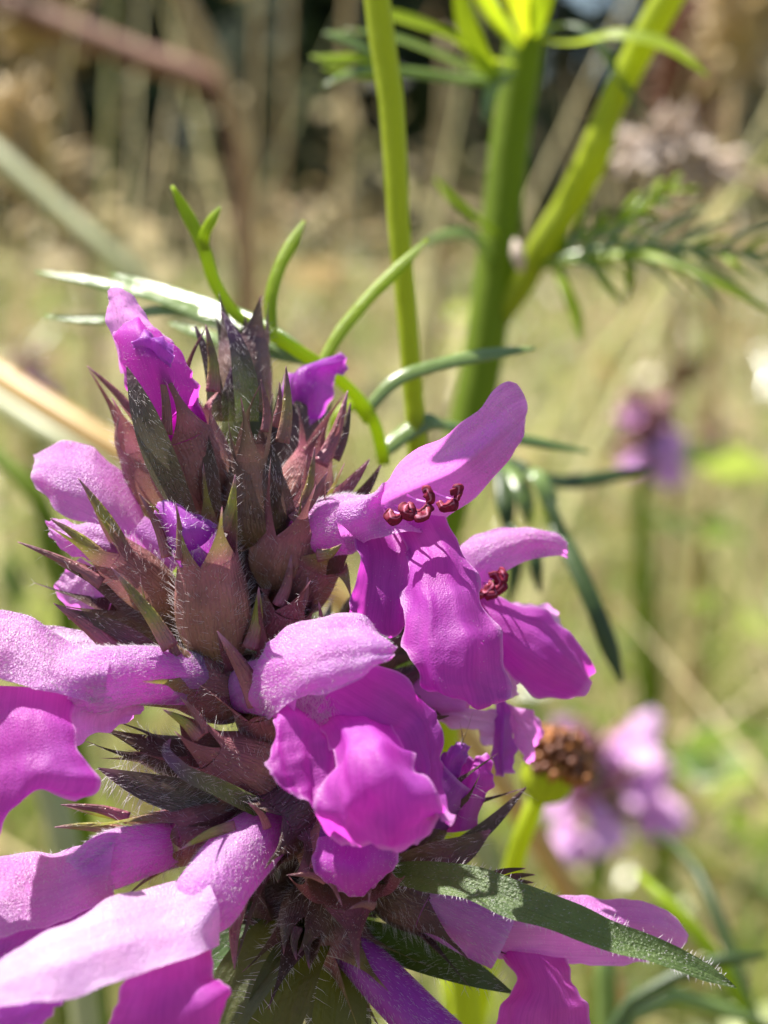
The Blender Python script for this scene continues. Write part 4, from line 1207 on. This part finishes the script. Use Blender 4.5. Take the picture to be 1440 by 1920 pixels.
def pinnate(parent, base, rachis, w, n, llen, mat, seed, lw=20, droop=0.3, names=('leaf', 'leaflet'), up=True):
    r = np.random.default_rng(seed)
    lf_, _, _ = ptube(names[0], rachis, [w] * (len(rachis) - 1) + [w * .5], mat, parent, base, flat=0.6, nseg=30, nsec=8)
    C = catmull(np.array(rachis, float), 50)
    for k in range(n):
        i = int(8 + (40 * k) / max(1, n - 1))
        c = C[i]
        t = C[min(i + 2, 49)] - C[max(i - 2, 0)]
        t = t / (np.linalg.norm(t[:2]) + 1e-6)
        for sg in (-1, 1):
            L = llen * r.uniform(0.7, 1.2) * (1 - 0.4 * abs(k / n - .4))
            pr = np.array([-t[1], t[0], 0]) * sg
            d1 = t * 0.75 + pr * (0.55 + r.uniform(-.15, .15))
            p1 = c + d1 * L * .5 + np.array([0, 0, r.uniform(-1.2, 1.2) * sg])
            p2 = c + d1 * L + t * L * .1 + np.array([0, L * droop * r.uniform(0, 1), r.uniform(-2, 2) * sg])
            leaflet(lf_, base, [tuple(c), tuple(p1), tuple(p2)], lw * r.uniform(.8, 1.15), mat if r.random() > .4 else ('silver' if r.random() > .5 else 'lime'), name=names[1])
    return lf_


pinnate(tk.o, TB, [(1000, 505, 98.6), (1080, 478, 97), (1180, 462, 96), (1300, 470, 95), (1460, 478, 94)], 16, 10, 120, 'silver', 1, 15)
pinnate(tk.o, TB, [(1000, 505, 98.6), (1100, 440, 99), (1190, 400, 100), (1260, 355, 101)], 14, 7, 75, 'lime', 2, 14)
leaflet(tk.o, TB, [(1010, 500, 98), (1150, 478, 96), (1260, 490, 94), (1350, 530, 92), (1470, 600, 91)], 26, 'lime', name='leaf')
leaflet(tk.o, TB, [(1040, 495, 98), (1060, 540, 97), (1080, 590, 96.5), (1090, 640, 96)], 24, 'lime', name='leaf')
leaflet(tk.o, TB, [(1100, 480, 97), (1130, 520, 96.5), (1170, 575, 96)], 22, 'lime', name='leaf')
leaflet(tk.o, TB, [(1180, 470, 97), (1180, 510, 96.5), (1176, 560, 96)], 20, 'lime', name='leaf')
# leaves at the top node
LT = dict(cup=0.35, nr=24, nc=7)
pblade('leaf', [(1010, 75, 99), (1080, 82, 96), (1150, 70, 94), (1240, 88, 93), (1328, 145, 92)], [20, 34, 46, 46, 4], 'lime', tk.o, TB, face=(0, -0.5, 0.85), **LT)
pblade('leaf', [(1010, 65, 99), (1070, 50, 97), (1120, 85, 96), (1160, 150, 95.5), (1225, 235, 95)], [18, 30, 30, 24, 3], 'dark_leaf', tk.o, TB, face=(0.4, -0.6, 0.7), **LT)
pblade('leaf', [(965, 120, 98), (900, 105, 95), (830, 65, 93), (730, 30, 92), (690, 15, 92)], [18, 34, 40, 34, 4], 'lime', tk.o, TB, face=(0, -0.6, 0.8), **LT)
pblade('leaf', [(960, 140, 98), (900, 140, 95), (820, 105, 94), (740, 75, 93), (640, 55, 92)], [18, 30, 34, 34, 4], 'silver', tk.o, TB, face=(0, -0.5, 0.85), **LT)
lfl = leaflet(tk.o, TB, [(960, 150, 98), (880, 150, 95), (760, 135, 93), (690, 130, 92), (604, 162, 91)], 26, 'silver', name='leaf')
leaflet(lfl, TB, [(740, 135, 93), (680, 110, 92), (620, 112, 91), (582, 105, 91)], 24, 'lime')
leaflet(lfl, TB, [(740, 130, 93), (680, 90, 92), (640, 70, 92), (608, 62, 92)], 26, 'silver')
leaflet(lfl, TB, [(720, 140, 93), (660, 138, 92), (605, 128, 91.5)], 22, 'lime')
pblade('leaf', [(975, 90, 98), (930, 40, 97), (890, -40, 96), (870, -120, 96)], [20, 36, 34, 4], 'lime', tk.o, TB, face=(0, -0.8, 0.6), **LT)
pblade('leaf', [(985, 70, 97), (970, 10, 95), (940, -60, 94), (930, -120, 94)], [24, 50, 50, 10], 'stem_green', tk.o, TB, face=(0.2, -0.9, 0.3), **LT)
pblade('leaf', [(1000, 70, 97), (1010, 10, 95), (1030, -60, 94), (1050, -120, 94)], [24, 44, 44, 10], 'stem_dark', tk.o, TB, face=(0.2, -0.9, 0.3), **LT)
pblade('leaf', [(960, 150, 97), (915, 130, 95), (880, 60, 94), (860, -40, 93)], [20, 34, 40, 20], 'stem_dark', tk.o, TB, face=(-0.2, -0.9, 0.3), **LT)
leaflet(tk.o, TB, [(955, 130, 97), (920, 170, 95), (908, 230, 94)], 26, 'silver', name='leaf')
leaflet(tk.o, TB, [(935, 440, 99), (880, 400, 97), (840, 365, 96), (815, 335, 95.5)], 20, 'lime', name='leaf')
leaflet(tk.o, TB, [(920, 500, 99), (880, 440, 97), (840, 440, 96), (790, 460, 95)], 26, 'silver', name='leaf')
# drooping leaf right of flower A
dl, _, _ = ptube('leaf', [(880, 800, 99), (930, 860, 94), (985, 880, 90), (1030, 940, 88), (1060, 1030, 87)], [16, 18, 20, 20, 20], 'dark_leaf', tk.o, TB, flat=0.6, nseg=30, nsec=10)
leaflet(dl, TB, [(1040, 980, 88), (1080, 1060, 86), (1115, 1140, 85), (1145, 1220, 85), (1166, 1280, 85)], 36, 'dark_leaf')
leaflet(dl, TB, [(985, 880, 90), (1010, 895, 88.5), (1030, 940, 88), (1034, 985, 88)], 34, 'silver')
leaflet(dl, TB, [(950, 870, 92), (970, 900, 90), (985, 940, 89), (990, 985, 89)], 34, 'silver')
leaflet(dl, TB, [(940, 865, 93), (945, 910, 91), (950, 960, 90), (955, 1010, 90)], 34, 'dark_leaf')
leaflet(dl, TB, [(1000, 1000, 88), (1005, 1060, 87), (1010, 1110, 87)], 26, 'dark_leaf')
leaflet(dl, TB, [(960, 985, 89), (965, 1060, 88), (955, 1130, 88)], 26, 'dark_leaf')
leaflet(dl, TB, [(985, 880, 92), (1050, 903, 94), (1130, 895, 96), (1225, 876, 98)], 30, 'dark_leaf')

# ------------------------------------------------------------------ spent brown flower head with its stem
bh0 = P(960, 1640, 88)
bh_base = np.array([bh0[0] - 0.01, bh0[1] + 0.03, 0])
bh = Thing('spent_flower_head', 'round brown spent flower head on a green stem beside the pink blooms', 'flower', bh_base)
pts = np.vstack([PP([(1015, 1478, 85), (995, 1520, 85.4), (975, 1580, 86.5), (955, 1650, 88)]), bh0 + (bh_base - bh0) * 0.5, bh_base + np.array([0, 0, -0.004])])
tube('stem', pts, [px(w / 2, 86) for w in (34, 34, 36, 38, 40, 42)], 'stem_green', bh.o, bh.base, nseg=50, nsec=16, ribs=6, ribamp=0.05)
hc = P(1035, 1442, 84.5)
hup = norm(P(1050, 1405, 84) - P(1015, 1478, 85))
V, Q, T, uv = tube_geo(np.array([hc - hup * 0.0019, hc - hup * 0.0013, hc - hup * 0.0004, hc + hup * 0.0004]), [0.0005, 0.0011, 0.0013, 0.0012], 1, 16, 24, None, 12, .06)
mesh_obj('cup', V, Q, T, 'stem_green', bh.o, bh.base, uv)
r = np.random.default_rng(4)
e1 = norm(np.cross(hup, VF)); e2 = np.cross(hup, e1)
for k in range(60):
    rr = math.sqrt((k + .5) / 60) * 0.0016
    an = k * 2.39996
    b0 = hc + (e1 * math.cos(an) + e2 * math.sin(an)) * rr * 0.85 + hup * (0.0011 * (1 - (rr / 0.0016) ** 2))
    tipd = norm(hup + (e1 * math.cos(an) + e2 * math.sin(an)) * rr / 0.0016 * 0.8)
    hh = 0.0011 * r.uniform(.7, 1.2)
    mt = 'brown_floret' if r.random() < .5 else 'orange_floret'
    tube('floret', np.array([b0, b0 + tipd * hh * .6, b0 + tipd * hh]), [0.00015, 0.00026, 0.0002], mt, bh.o, bh.base, nseg=6, nsec=6)
V, Q, uv = blade_geo(np.array([hc - e1 * .0009, hc - e1 * 0.0013 + hup * 0.0006, hc - e1 * 0.0010 + hup * 0.0012]), [0.0003, 0.0005, 0.0002])
mesh_obj('ray', V, Q, None, 'yellow_floret', bh.o, bh.base, uv)


# ------------------------------------------------------------------ other betony spikes, out of focus
def far_betony(cx, cy, d, spots, label, seed, foot_dx=0.0, s=1.0):
    r = np.random.default_rng(seed)
    c = P(cx, cy, d)
    b0 = np.array([c[0] + foot_dx, c[1] + 0.03, 0.0])
    t = Thing('betony', label, 'flower', b0)
    up = np.array([0, 0, 1.0])
    tube('stem', np.array([c + up * 0.008 * s, c, (c + b0) / 2 + np.array([0.004, 0, 0]), b0 - up * 0.004]), [0.0006, 0.001, 0.0011, 0.0013], 'stem_dark', t.o, t.base, nseg=40, nsec=10)
    for k in range(22):      # calyces
        an = k * 2.4
        z = r.uniform(-0.006, 0.008) * s
        dv = norm(np.array([math.cos(an), math.sin(an), r.uniform(.2, .9)]))
        a0 = c + up * z
        V, Q, T, uv = tube_geo(np.array([a0, a0 + dv * .002 * s, a0 + dv * .0042 * s, a0 + dv * .0065 * s]), [0.0005 * s, 0.0012 * s, 0.0011 * s, 0.0002 * s], 1, 14, 12, None, 5, .12)
        mesh_obj('calyx', V, Q, T, 'calyx', t.o, t.base, uv)
    for k, (x, y, ddx, ddy, wpx) in enumerate(spots):   # flowers: tube, hooded upper lip, spread lower lip
        q = P(x, y, d + r.uniform(-6, 2))
        e = P(x + ddx, y + ddy, d - 4)
        dirv = norm(e - q)
        ln = np.linalg.norm(e - q)
        side = norm(np.cross(dirv, -VF))
        hw = px(wpx / 2, d)
        o, _, _ = tube('flower', np.array([c * .5 + q * .5, q, q + dirv * ln * .3]), [0.0008, 0.0011, 0.0013], 'petal_pale', t.o, t.base, nseg=14, nsec=12, cap=False)
        V, Q, uv = blade_geo(np.array([q, q + dirv * ln * .5 - VF * 0.001, e]), [hw * .6, hw, hw * .5], np.array([-.25, -.6, .75]), -0.35, 16, 9, k, 0.0004)
        mesh_obj('upper_lip', V, Q, None, 'petal_pink', o, t.base, uv)
        lo = norm(dirv * .7 - VU * .5 - VF * .5)
        V, Q, uv = blade_geo(np.array([q + dirv * ln * .2, q + lo * ln * .6, q + lo * ln * .95]), [hw * .5, hw * .9, hw * .5], np.array([-.35, -.45, .82]), 0.25, 16, 9, k + 5, 0.0005)
        mesh_obj('lower_lip', V, Q, None, 'petal_pink', o, t.base, uv)
    return t


far_betony(1120, 1470, 235, [(1155, 1410, 75, -75, 66), (1165, 1470, 90, -40, 76), (1205, 1495, 80, 60, 90), (1120, 1530, 50, 50, 80), (1055, 1545, 45, 75, 70),
                             (1070, 1400, -15, -55, 64), (1040, 1470, -35, 50, 66)],
           'pink betony flower cluster, blurred, behind the brown spent flower head', 3, 0.01)
far_betony(1205, 830, 300, [(1235, 800, 35, 60, 70), (1240, 860, 35, 50, 66), (1190, 800, -10, -40, 50), (1195, 860, -30, 20, 50)],
           'small blurred purple betony above the drooping dark leaf, amid green grass', 5, 0.02)
far_betony(60, 730, 420, [(60, 720, 14, -30, 40), (85, 735, 20, 20, 36), (40, 745, -22, 10, 36)], 'faint blurred purple bloom behind the golden dry stalks', 8, 0.0)
far_betony(1330, 850, 520, [(1330, 845, 20, -20, 34), (1345, 860, 20, 16, 34)], 'tiny faint purple bloom in the far green grass', 9, 0.0)


# ------------------------------------------------------------------ single stalks and blades of the meadow
def stalk(name, label, cat, pts, wpx, mat, head=None, seed=0):
    """a stalk or blade through photo points (with depth); the last point continues down to the ground"""
    w3 = PP(pts)
    e = w3[-1]
    prev = w3[-2]
    dirn = e - prev
    k = e[2] / max(0.02, abs(dirn[2]))
    foot_ = np.array([e[0] + np.clip(dirn[0] * k, -.12, .12), e[1] + 0.03, 0.0])
    t = Thing(name, label, cat, foot_)
    full = np.vstack([w3, (e + foot_) / 2, foot_ + np.array([0, 0, -0.005])])
    rad = [px(w / 2, p[2]) for w, p in zip(wpx, pts)] + [px(wpx[-1] / 2, pts[-1][2])] * 2
    tube('stem', full, rad, mat, t.o, t.base, nseg=60, nsec=12, ribs=5, ribamp=0.05)
    if head:
        r_ = np.random.default_rng(seed)
        n, hl, sp = head
        C = catmull(w3[: max(2, len(w3) // 2 + 1)], 60)
        Vs, Qs, Ts, o_ = [], [], [], 0
        for _ in range(n):
            p = C[r_.integers(0, 45)]
            dv = norm(r_.normal(size=3) + norm(w3[0] - w3[1]) * 1.2)
            L = hl * r_.uniform(.5, 1.2)
            V, Q, T, _ = tube_geo(np.array([p, p + dv * L * .5 + r_.normal(size=3) * L * .05, p + dv * L]), [L * .05, L * sp, L * .02], .5, 7, 6)
            Vs.append(V); Qs.append(Q + o_); Ts.append(T + o_); o_ += len(V)
        h = mesh_obj('seed_head', np.vstack(Vs), np.vstack(Qs), np.vstack(Ts), mat, t.o, t.base)
        h['kind'] = 'stuff'
    return t


ST = [
    ('dry_stalk', 'golden dry grass stalk slanting down behind the left flower', 'stalk', [(-200, 560, 150), (0, 705, 140), (110, 775, 135), (230, 850, 132), (420, 960, 130)], [44, 46, 48, 46, 46], 'straw_gold'),
    ('green_stalk', 'pale green grass stem just under the golden dry stalk', 'stalk', [(-200, 640, 160), (0, 755, 150), (110, 825, 145), (300, 930, 142)], [38, 40, 42, 42], 'pale_stalk'),
    ('green_stalk', 'pale grey-green grass stem slanting across the tan meadow', 'stalk', [(-150, 150, 250), (0, 292, 240), (110, 390, 235), (240, 505, 230), (400, 650, 230)], [34, 36, 36, 36, 36], 'pale_stalk'),
    ('brown_stalk', 'thick reddish brown dead stalk leaning across the dark woodland', 'stalk', [(-100, -40, 330), (100, 40, 320), (260, 105, 315), (420, 175, 310), (450, 420, 310), (455, 700, 312)], [40, 44, 48, 46, 32, 28], 'red_straw'),
    ('dry_stalk', 'tan dry stalk bending from the top into the reddish brown one', 'stalk', [(310, -60, 300), (370, 40, 300), (430, 160, 300), (470, 330, 302), (480, 640, 305)], [22, 24, 24, 20, 18], 'straw'),
    ('dry_stalk', 'upright pale tan grass stalk before the dark woodland', 'stalk', [(488, -60, 330), (484, 160, 330), (480, 400, 330), (472, 700, 330)], [20, 22, 22, 20], 'dull_straw'),
    ('dry_stalk', 'thin upright olive tan grass stalk with a narrow dark gap beside it', 'stalk', [(545, -60, 420), (538, 150, 420), (525, 420, 420), (505, 700, 420)], [8, 9, 9, 9], 'straw'),
    ('dry_stalk', 'upright ochre stalk just left of the silvery leaf fingers', 'stalk', [(655, -60, 400), (648, 160, 400), (640, 420, 400), (640, 700, 400)], [12, 13, 13, 13], 'straw'),
    ('dry_stalk', 'ochre dry stalk between the slender and the thick green stems', 'stalk', [(840, 60, 380), (830, 300, 380), (822, 500, 380), (815, 750, 380)], [20, 22, 22, 20], 'dull_straw'),
    ('seed_head', 'pale pinkish grass seed head arching over beside the green branch', 'seed head', [(1205, 285, 190), (1260, 270, 192), (1340, 300, 196), (1430, 345, 200), (1540, 430, 205), (1600, 700, 210)], [16, 18, 18, 18, 18, 18], 'seed_pink', (160, 0.0045, 0.16)),
    ('seed_head', 'tan fluffy grass head at the dark wood’s edge', 'seed head', [(60, -40, 330), (90, 60, 330), (120, 150, 330), (150, 300, 330), (170, 600, 332)], [16, 18, 18, 18, 18], 'straw', (240, 0.011, 0.12)),
    ('seed_head', 'loose buff grass plume above the slanting pale stem', 'seed head', [(20, 230, 300), (60, 300, 300), (120, 380, 300), (170, 560, 300), (190, 800, 300)], [14, 16, 16, 16, 16], 'straw', (220, 0.010, 0.10)),
('seed_head', 'greyish dry grass head over the right-hand meadow', 'seed head', [(1400, -40, 380), (1390, 60, 380), (1375, 200, 380), (1360, 500, 380)], [16, 18, 18, 18], 'straw', (260, 0.013, 0.12)),
    ('seed_head', 'brownish grass plume between branch and pale seed head', 'seed head', [(1290, 60, 420), (1280, 150, 420), (1270, 300, 420), (1270, 560, 420)], [14, 16, 16, 16], 'red_straw', (200, 0.012, 0.12)),
    ('green_stalk', 'yellow-green grass stem slanting below the pink cluster', 'stalk', [(1100, 1490, 300), (1190, 1545, 300), (1300, 1610, 300), (1450, 1690, 300), (1560, 1760, 300)], [22, 28, 30, 30, 30], 'grass_yellow'),
    ('sedge', 'dark green grass blade curving down at the leaf tip', 'blade', [(1230, 1560, 120), (1290, 1610, 116), (1335, 1690, 112), (1375, 1800, 110), (1420, 1930, 108), (1450, 2050, 108)], [8, 18, 24, 26, 26, 26], 'dark_leaf'),
    ('sedge', 'light green grass blade above the hairy leaf tip', 'blade', [(1195, 1635, 105), (1240, 1680, 103), (1300, 1740, 102), (1370, 1830, 102), (1420, 1960, 102)], [8, 24, 26, 26, 24], 'lime'),
    ('green_stalk', 'greyish green upright stem under the hairy leaf', 'stalk', [(1130, 1740, 100), (1136, 1830, 100), (1140, 1950, 100), (1142, 2080, 100)], [36, 40, 40, 40], 'silver'),
    ('sedge', 'olive grass blade crossing behind the brown flower head stem', 'blade', [(1010, 1590, 180), (1090, 1660, 180), (1160, 1720, 180), (1260, 1790, 180), (1330, 1900, 180)], [10, 22, 24, 24, 24], 'grass_yellow'),
    ('sedge', 'green blade at the foot of the hanging purple lower flower', 'blade', [(1440, 1790, 95), (1350, 1800, 95), (1270, 1830, 95), (1180, 1880, 95), (1120, 1980, 95)], [10, 26, 28, 26, 26], 'dark_leaf'),
    ('sedge', 'silvery green blade low beside the bright leaves', 'blade', [(1440, 1920, 98), (1340, 1890, 98), (1260, 1870, 98), (1190, 1900, 98), (1150, 2000, 98)], [10, 30, 32, 28, 26], 'silver'),
    ('green_stalk', 'lime grass stem left of the spike behind the left flowers', 'stalk', [(-80, 800, 120), (0, 860, 118), (70, 930, 116), (110, 1040, 116), (130, 1250, 116)], [24, 30, 34, 34, 34], 'stem_dark'),
    ('green_stalk', 'yellowish stem seen between the lower left flowers', 'stalk', [(60, 1400, 110), (100, 1500, 110), (130, 1620, 110), (150, 1800, 110)], [50, 56, 56, 56], 'pale_stalk'),
    ('green_stalk', 'olive upright stem beneath the betony’s lower right flower', 'stalk', [(840, 1780, 90), (852, 1860, 90), (860, 1960, 90), (862, 2080, 90)], [40, 44, 44, 44], 'stem_green'),
]
for k, s_ in enumerate(ST):
    stalk(*s_, seed=300 + k)


# ------------------------------------------------------------------ ground, meadow grass, woodland
n = 90
gx = np.concatenate([[-300, -120, -50], np.linspace(-20, 20, n), [50, 120, 300]])
gy = np.concatenate([[-300, -100, -30], np.linspace(-6, 34, n), [60, 130, 350]])
GX, GY = np.meshgrid(gx, gy)
GZ = 0.02 * np.sin(GX * 1.3) * np.cos(GY * 0.9) * np.clip((np.hypot(GX, GY) - 1.5) / 4, 0, 1)
V = np.stack([GX.ravel(), GY.ravel(), GZ.ravel()], -1)
g = mesh_obj('ground', V, grid_quads(len(gy), len(gx)), None, 'ground')
tag(g, kind='structure')


def grass_field(name, label, n, ymin, ymax, hmin, hmax, w, mat, seed, tlo=0.0, thi=1.0, xbias=0.0, lean=0.5, spread=0.55, powr=1.0, x0=0.06, clump=0.35):
    r = np.random.default_rng(seed)
    y = ymin + (ymax - ymin) * r.random(n) ** powr
    x = (r.random(n) * 2 - 1 + xbias) * (x0 + spread * y)
    cl_ = 0.5 + 0.5 * np.sin(x * 5.1 / (0.3 + 0.3 * y) + seed) * np.cos(y * 4.3 + x * 3 + seed * 2)
    h = r.uniform(hmin, hmax, n) * (0.7 + 0.3 * r.random(n)) * (1 - clump + clump * 1.5 * cl_)
    az = r.uniform(0, 2 * math.pi, n)
    ld = np.stack([np.cos(az), np.sin(az), np.zeros(n)], -1)
    le = r.uniform(0.05, 1.0, n) ** 1.3 * lean
    wa = r.uniform(0, 2 * math.pi, n)
    wd = np.stack([np.cos(wa), np.sin(wa), np.zeros(n)], -1)
    ww = w * r.uniform(0.5, 1.4, n)
    base = np.stack([x, y, np.full(n, -0.003)], -1)
    segs = 5
    rows = []
    for k in range(segs + 1):
        t = k / segs
        c = base + np.array([0, 0, 1.0]) * (h * t * (1 - 0.35 * le * t))[:, None] + ld * (h * le * t * t)[:, None]
        hw = (ww * (1 - t ** 1.6) * 0.5 + 0.0001)[:, None]
        rows += [c - wd * hw, c + wd * hw]
    V = np.stack(rows, 1).reshape(-1, 3)
    m_ = 2 * (segs + 1)
    off = (np.arange(n) * m_)[:, None]
    Q = np.concatenate([off + np.array([[2 * k, 2 * k + 1, 2 * k + 3, 2 * k + 2]]) for k in range(segs)])
    tint = np.repeat(r.uniform(tlo, thi, n), m_)
    o = mesh_obj(name, V, Q, None, mat, None, None, None, {'tint': tint})
    tag(o, label, 'grass', kind='stuff')
    return o


grass_field('green_grass', 'soft green grass growing low around the flowers', 9000, 0.20, 1.0, 0.10, 0.31, 0.0055, 'grass_lush', 1, 0, .95, 0.22, 1.0)
grass_field('lush_green_grass', 'olive green meadow grass further back', 16000, 0.7, 6.0, 0.12, 0.36, 0.009, 'grass_lush', 2, 0.0, 0.7, 0.16, 1.0, 0.5)
grass_field('dry_grass', 'tangled straw coloured dry grass in the meadow', 3000, 0.35, 1.5, 0.18, 0.40, 0.005, 'grass_dry', 3, 0, 1, -0.42, 1.3)
grass_field('tall_dry_grass', 'buff dry grass standing before the dark wood', 3200, 1.2, 6.0, 0.18, 0.40, 0.010, 'grass_dry', 4, 0, 1, -0.40, 1.0, clump=0.7)
grass_field('coarse_dry_grass', 'coarse pale dry blades and stalks leaning through the meadow', 420, 0.26, 0.75, 0.22, 0.44, 0.0055, 'grass_dry', 5, 0.25, 1, -0.10, 1.5, clump=0.5)
grass_field('coarse_green_grass', 'broad bright green blades leaning through the meadow', 900, 0.24, 0.9, 0.18, 0.34, 0.007, 'grass_lush', 6, 0.2, 1, 0.25, 1.4, clump=0.5)


grass_field('bent_dry_stalks', 'bent tan and brown dead stalks tangled before the dark wood', 900, 0.45, 1.5, 0.30, 0.52, 0.005, 'grass_dry', 7, 0.0, 0.9, -0.40, 1.5, clump=0.6)


grass_field('fine_green_grass', 'fine glossy green blades criss-crossing behind the flowers', 9000, 0.22, 1.6, 0.14, 0.38, 0.0022, 'grass_glint', 8, 0.0, 0.65, 0.30, 1.6, clump=0.4)
grass_field('fine_straw', 'fine bright straw stalks criss-crossing in the tan meadow', 8000, 0.30, 1.8, 0.18, 0.48, 0.0022, 'grass_glint', 9, 0.45, 0.95, -0.30, 1.6, clump=0.5)


def herb_patch(name, label, n, ymin, ymax, zmin, zmax, smin, smax, mat, seed, tlo, thi, xbias, spread=0.5):
    """small leaves of low herbs and dead litter, too many to count"""
    r = np.random.default_rng(seed)
    y = ymin + (ymax - ymin) * r.random(n) ** 1.3
    x = (r.random(n) * 2 - 1 + xbias) * (0.05 + spread * y)
    # clumped
    cx_ = 0.5 + 0.5 * np.sin(x * 23 + y * 9) * np.sin(y * 17 - x * 7)
    z = zmin + (zmax - zmin) * r.random(n) * (0.35 + 0.65 * cx_)
    p = np.stack([x, y, z], -1)
    a = norm(r.normal(size=(n, 3)) * np.array([1, 1, .6]))
    b_ = norm(np.cross(a, r.normal(size=(n, 3))))
    L = r.uniform(smin, smax, n)[:, None]
    nn = np.cross(a, b_)
    V = np.stack([p - a * L, p - a * L * .2 + b_ * L * .38 + nn * L * .1, p + a * L - nn * L * .15, p - a * L * .2 - b_ * L * .38 + nn * L * .1], 1).reshape(-1, 3)
    o = mesh_obj(name, V, np.arange(n * 4).reshape(-1, 4), None, mat, None, None, None, {'tint': np.repeat(r.uniform(tlo, thi, n), 4)})
    tag(o, label, 'foliage', kind='stuff')


herb_patch('meadow_herbs', 'small green leaves of low herbs among the grass', 11000, 0.28, 2.4, 0.02, 0.31, 0.004, 0.014, 'grass_lush', 21, 0.1, 1, 0.18)
herb_patch('dead_litter', 'withered tan leaves and husks caught in the dry grass', 6500, 0.5, 2.2, 0.05, 0.46, 0.005, 0.014, 'grass_dry', 22, 0, 1, -0.34)


def tree(x, y, h, rad, label, seed, low=0.5, n=3600):
    r = np.random.default_rng(seed)
    b0 = np.array([x, y, 0.0])
    t = Thing('tree', label, 'tree', b0, 'dark trees at the wood edge')
    lean = r.normal(size=2) * 0.15
    top_ = b0 + np.array([lean[0], lean[1], h * .85])
    tube('trunk', np.array([b0 - [0, 0, .1], b0 + (top_ - b0) * .3 + r.normal(size=3) * .04, b0 + (top_ - b0) * .65, top_]), [0.11, 0.09, 0.06, 0.02], 'bark', t.o, t.base, nseg=24, nsec=12, ref=(0, -1, 0))
    cl = []
    for k in range(16):
        an = k * 2.4
        z = low + (h - low) * (k + .5) / 16
        rr = rad * (0.5 + 0.5 * math.sin(math.pi * min(1, (z - low) / (h - low) * .9 + .15)))
        c = b0 + np.array([math.cos(an) * rr * .65, math.sin(an) * rr * .65, z])
        cl.append((c, rr * .55))
        st_ = b0 + (top_ - b0) * min(.95, max(.1, (z - .25) / h))
        tube('limb', np.array([st_, (st_ + c) / 2 + [0, 0, .06], c]), [0.03, 0.02, 0.006], 'bark', t.o, t.base, nseg=8, nsec=6, ref=(0, -1, 0.1))
    cc = np.array([c for c, _ in cl]); cr = np.array([q for _, q in cl])
    i = r.integers(0, len(cl), n)
    d = norm(r.normal(size=(n, 3)))
    p = cc[i] + d * (cr[i] * r.random(n) ** .45)[:, None] * np.array([1, 1, .75])
    a = norm(r.normal(size=(n, 3))); b_ = norm(np.cross(a, r.normal(size=(n, 3))))
    s_ = r.uniform(0.06, 0.12, n)[:, None]
    V = np.stack([p - a * s_, p + b_ * s_ * .45, p + a * s_, p - b_ * s_ * .45], 1).reshape(-1, 3)
    V[:, 2] = np.maximum(V[:, 2], 0.02)
    Q = np.arange(n * 4).reshape(-1, 4)
    o = mesh_obj('crown', V, Q, None, 'crown', t.o, t.base, None, {'tint': np.repeat(r.random(n), 4)}, smooth=False)
    o['kind'] = 'stuff'


TREES = [(-3.6, 8.2, 4.6, 1.5, 'broad dark tree at the wood edge, furthest from the thick green stem'), (-2.2, 7.4, 4.0, 1.3, 'dark leafy tree behind the reddish brown stalk'),
         (-0.9, 7.8, 4.8, 1.4, 'tall dark tree behind the upright tan stalks'), (0.35, 7.2, 3.8, 1.2, 'dark tree behind the thick green stem'),
         (2.6, 8.0, 4.4, 1.4, 'dark tree behind the greyish dry grass head'), (4.0, 8.6, 4.6, 1.5, 'outlying dark tree past the greyish dry grass head')]
for k, (x, y, h, rd, lab) in enumerate(TREES):
    tree(x, y, h, rd, lab, 500 + k, low=0.15)
for k, (x, y, h, rd, lab) in enumerate([(-2.9, 6.6, 1.5, 0.9, 'low dark bush under the trees by the buff plume'), (-1.5, 6.4, 1.4, 0.9, 'low dark bush between the brown stalk and the tan stalks'),
                                        (-0.2, 6.5, 1.5, 0.9, 'low dark bush behind the slender lime stem'), (1.5, 6.9, 0.9, 0.9, 'small dark bush under the gap of sky'),
                                        (2.9, 6.6, 1.4, 0.9, 'low dark bush behind the brownish plume')]):
    tree(x, y, h, rd, lab, 600 + k, low=0.05, n=3000)

print('objects', len(bpy.data.objects), 'tris', sum(sum(len(p.vertices) - 2 for p in me.polygons) if len(me.polygons) < 200000 else 0 for me in bpy.data.meshes))
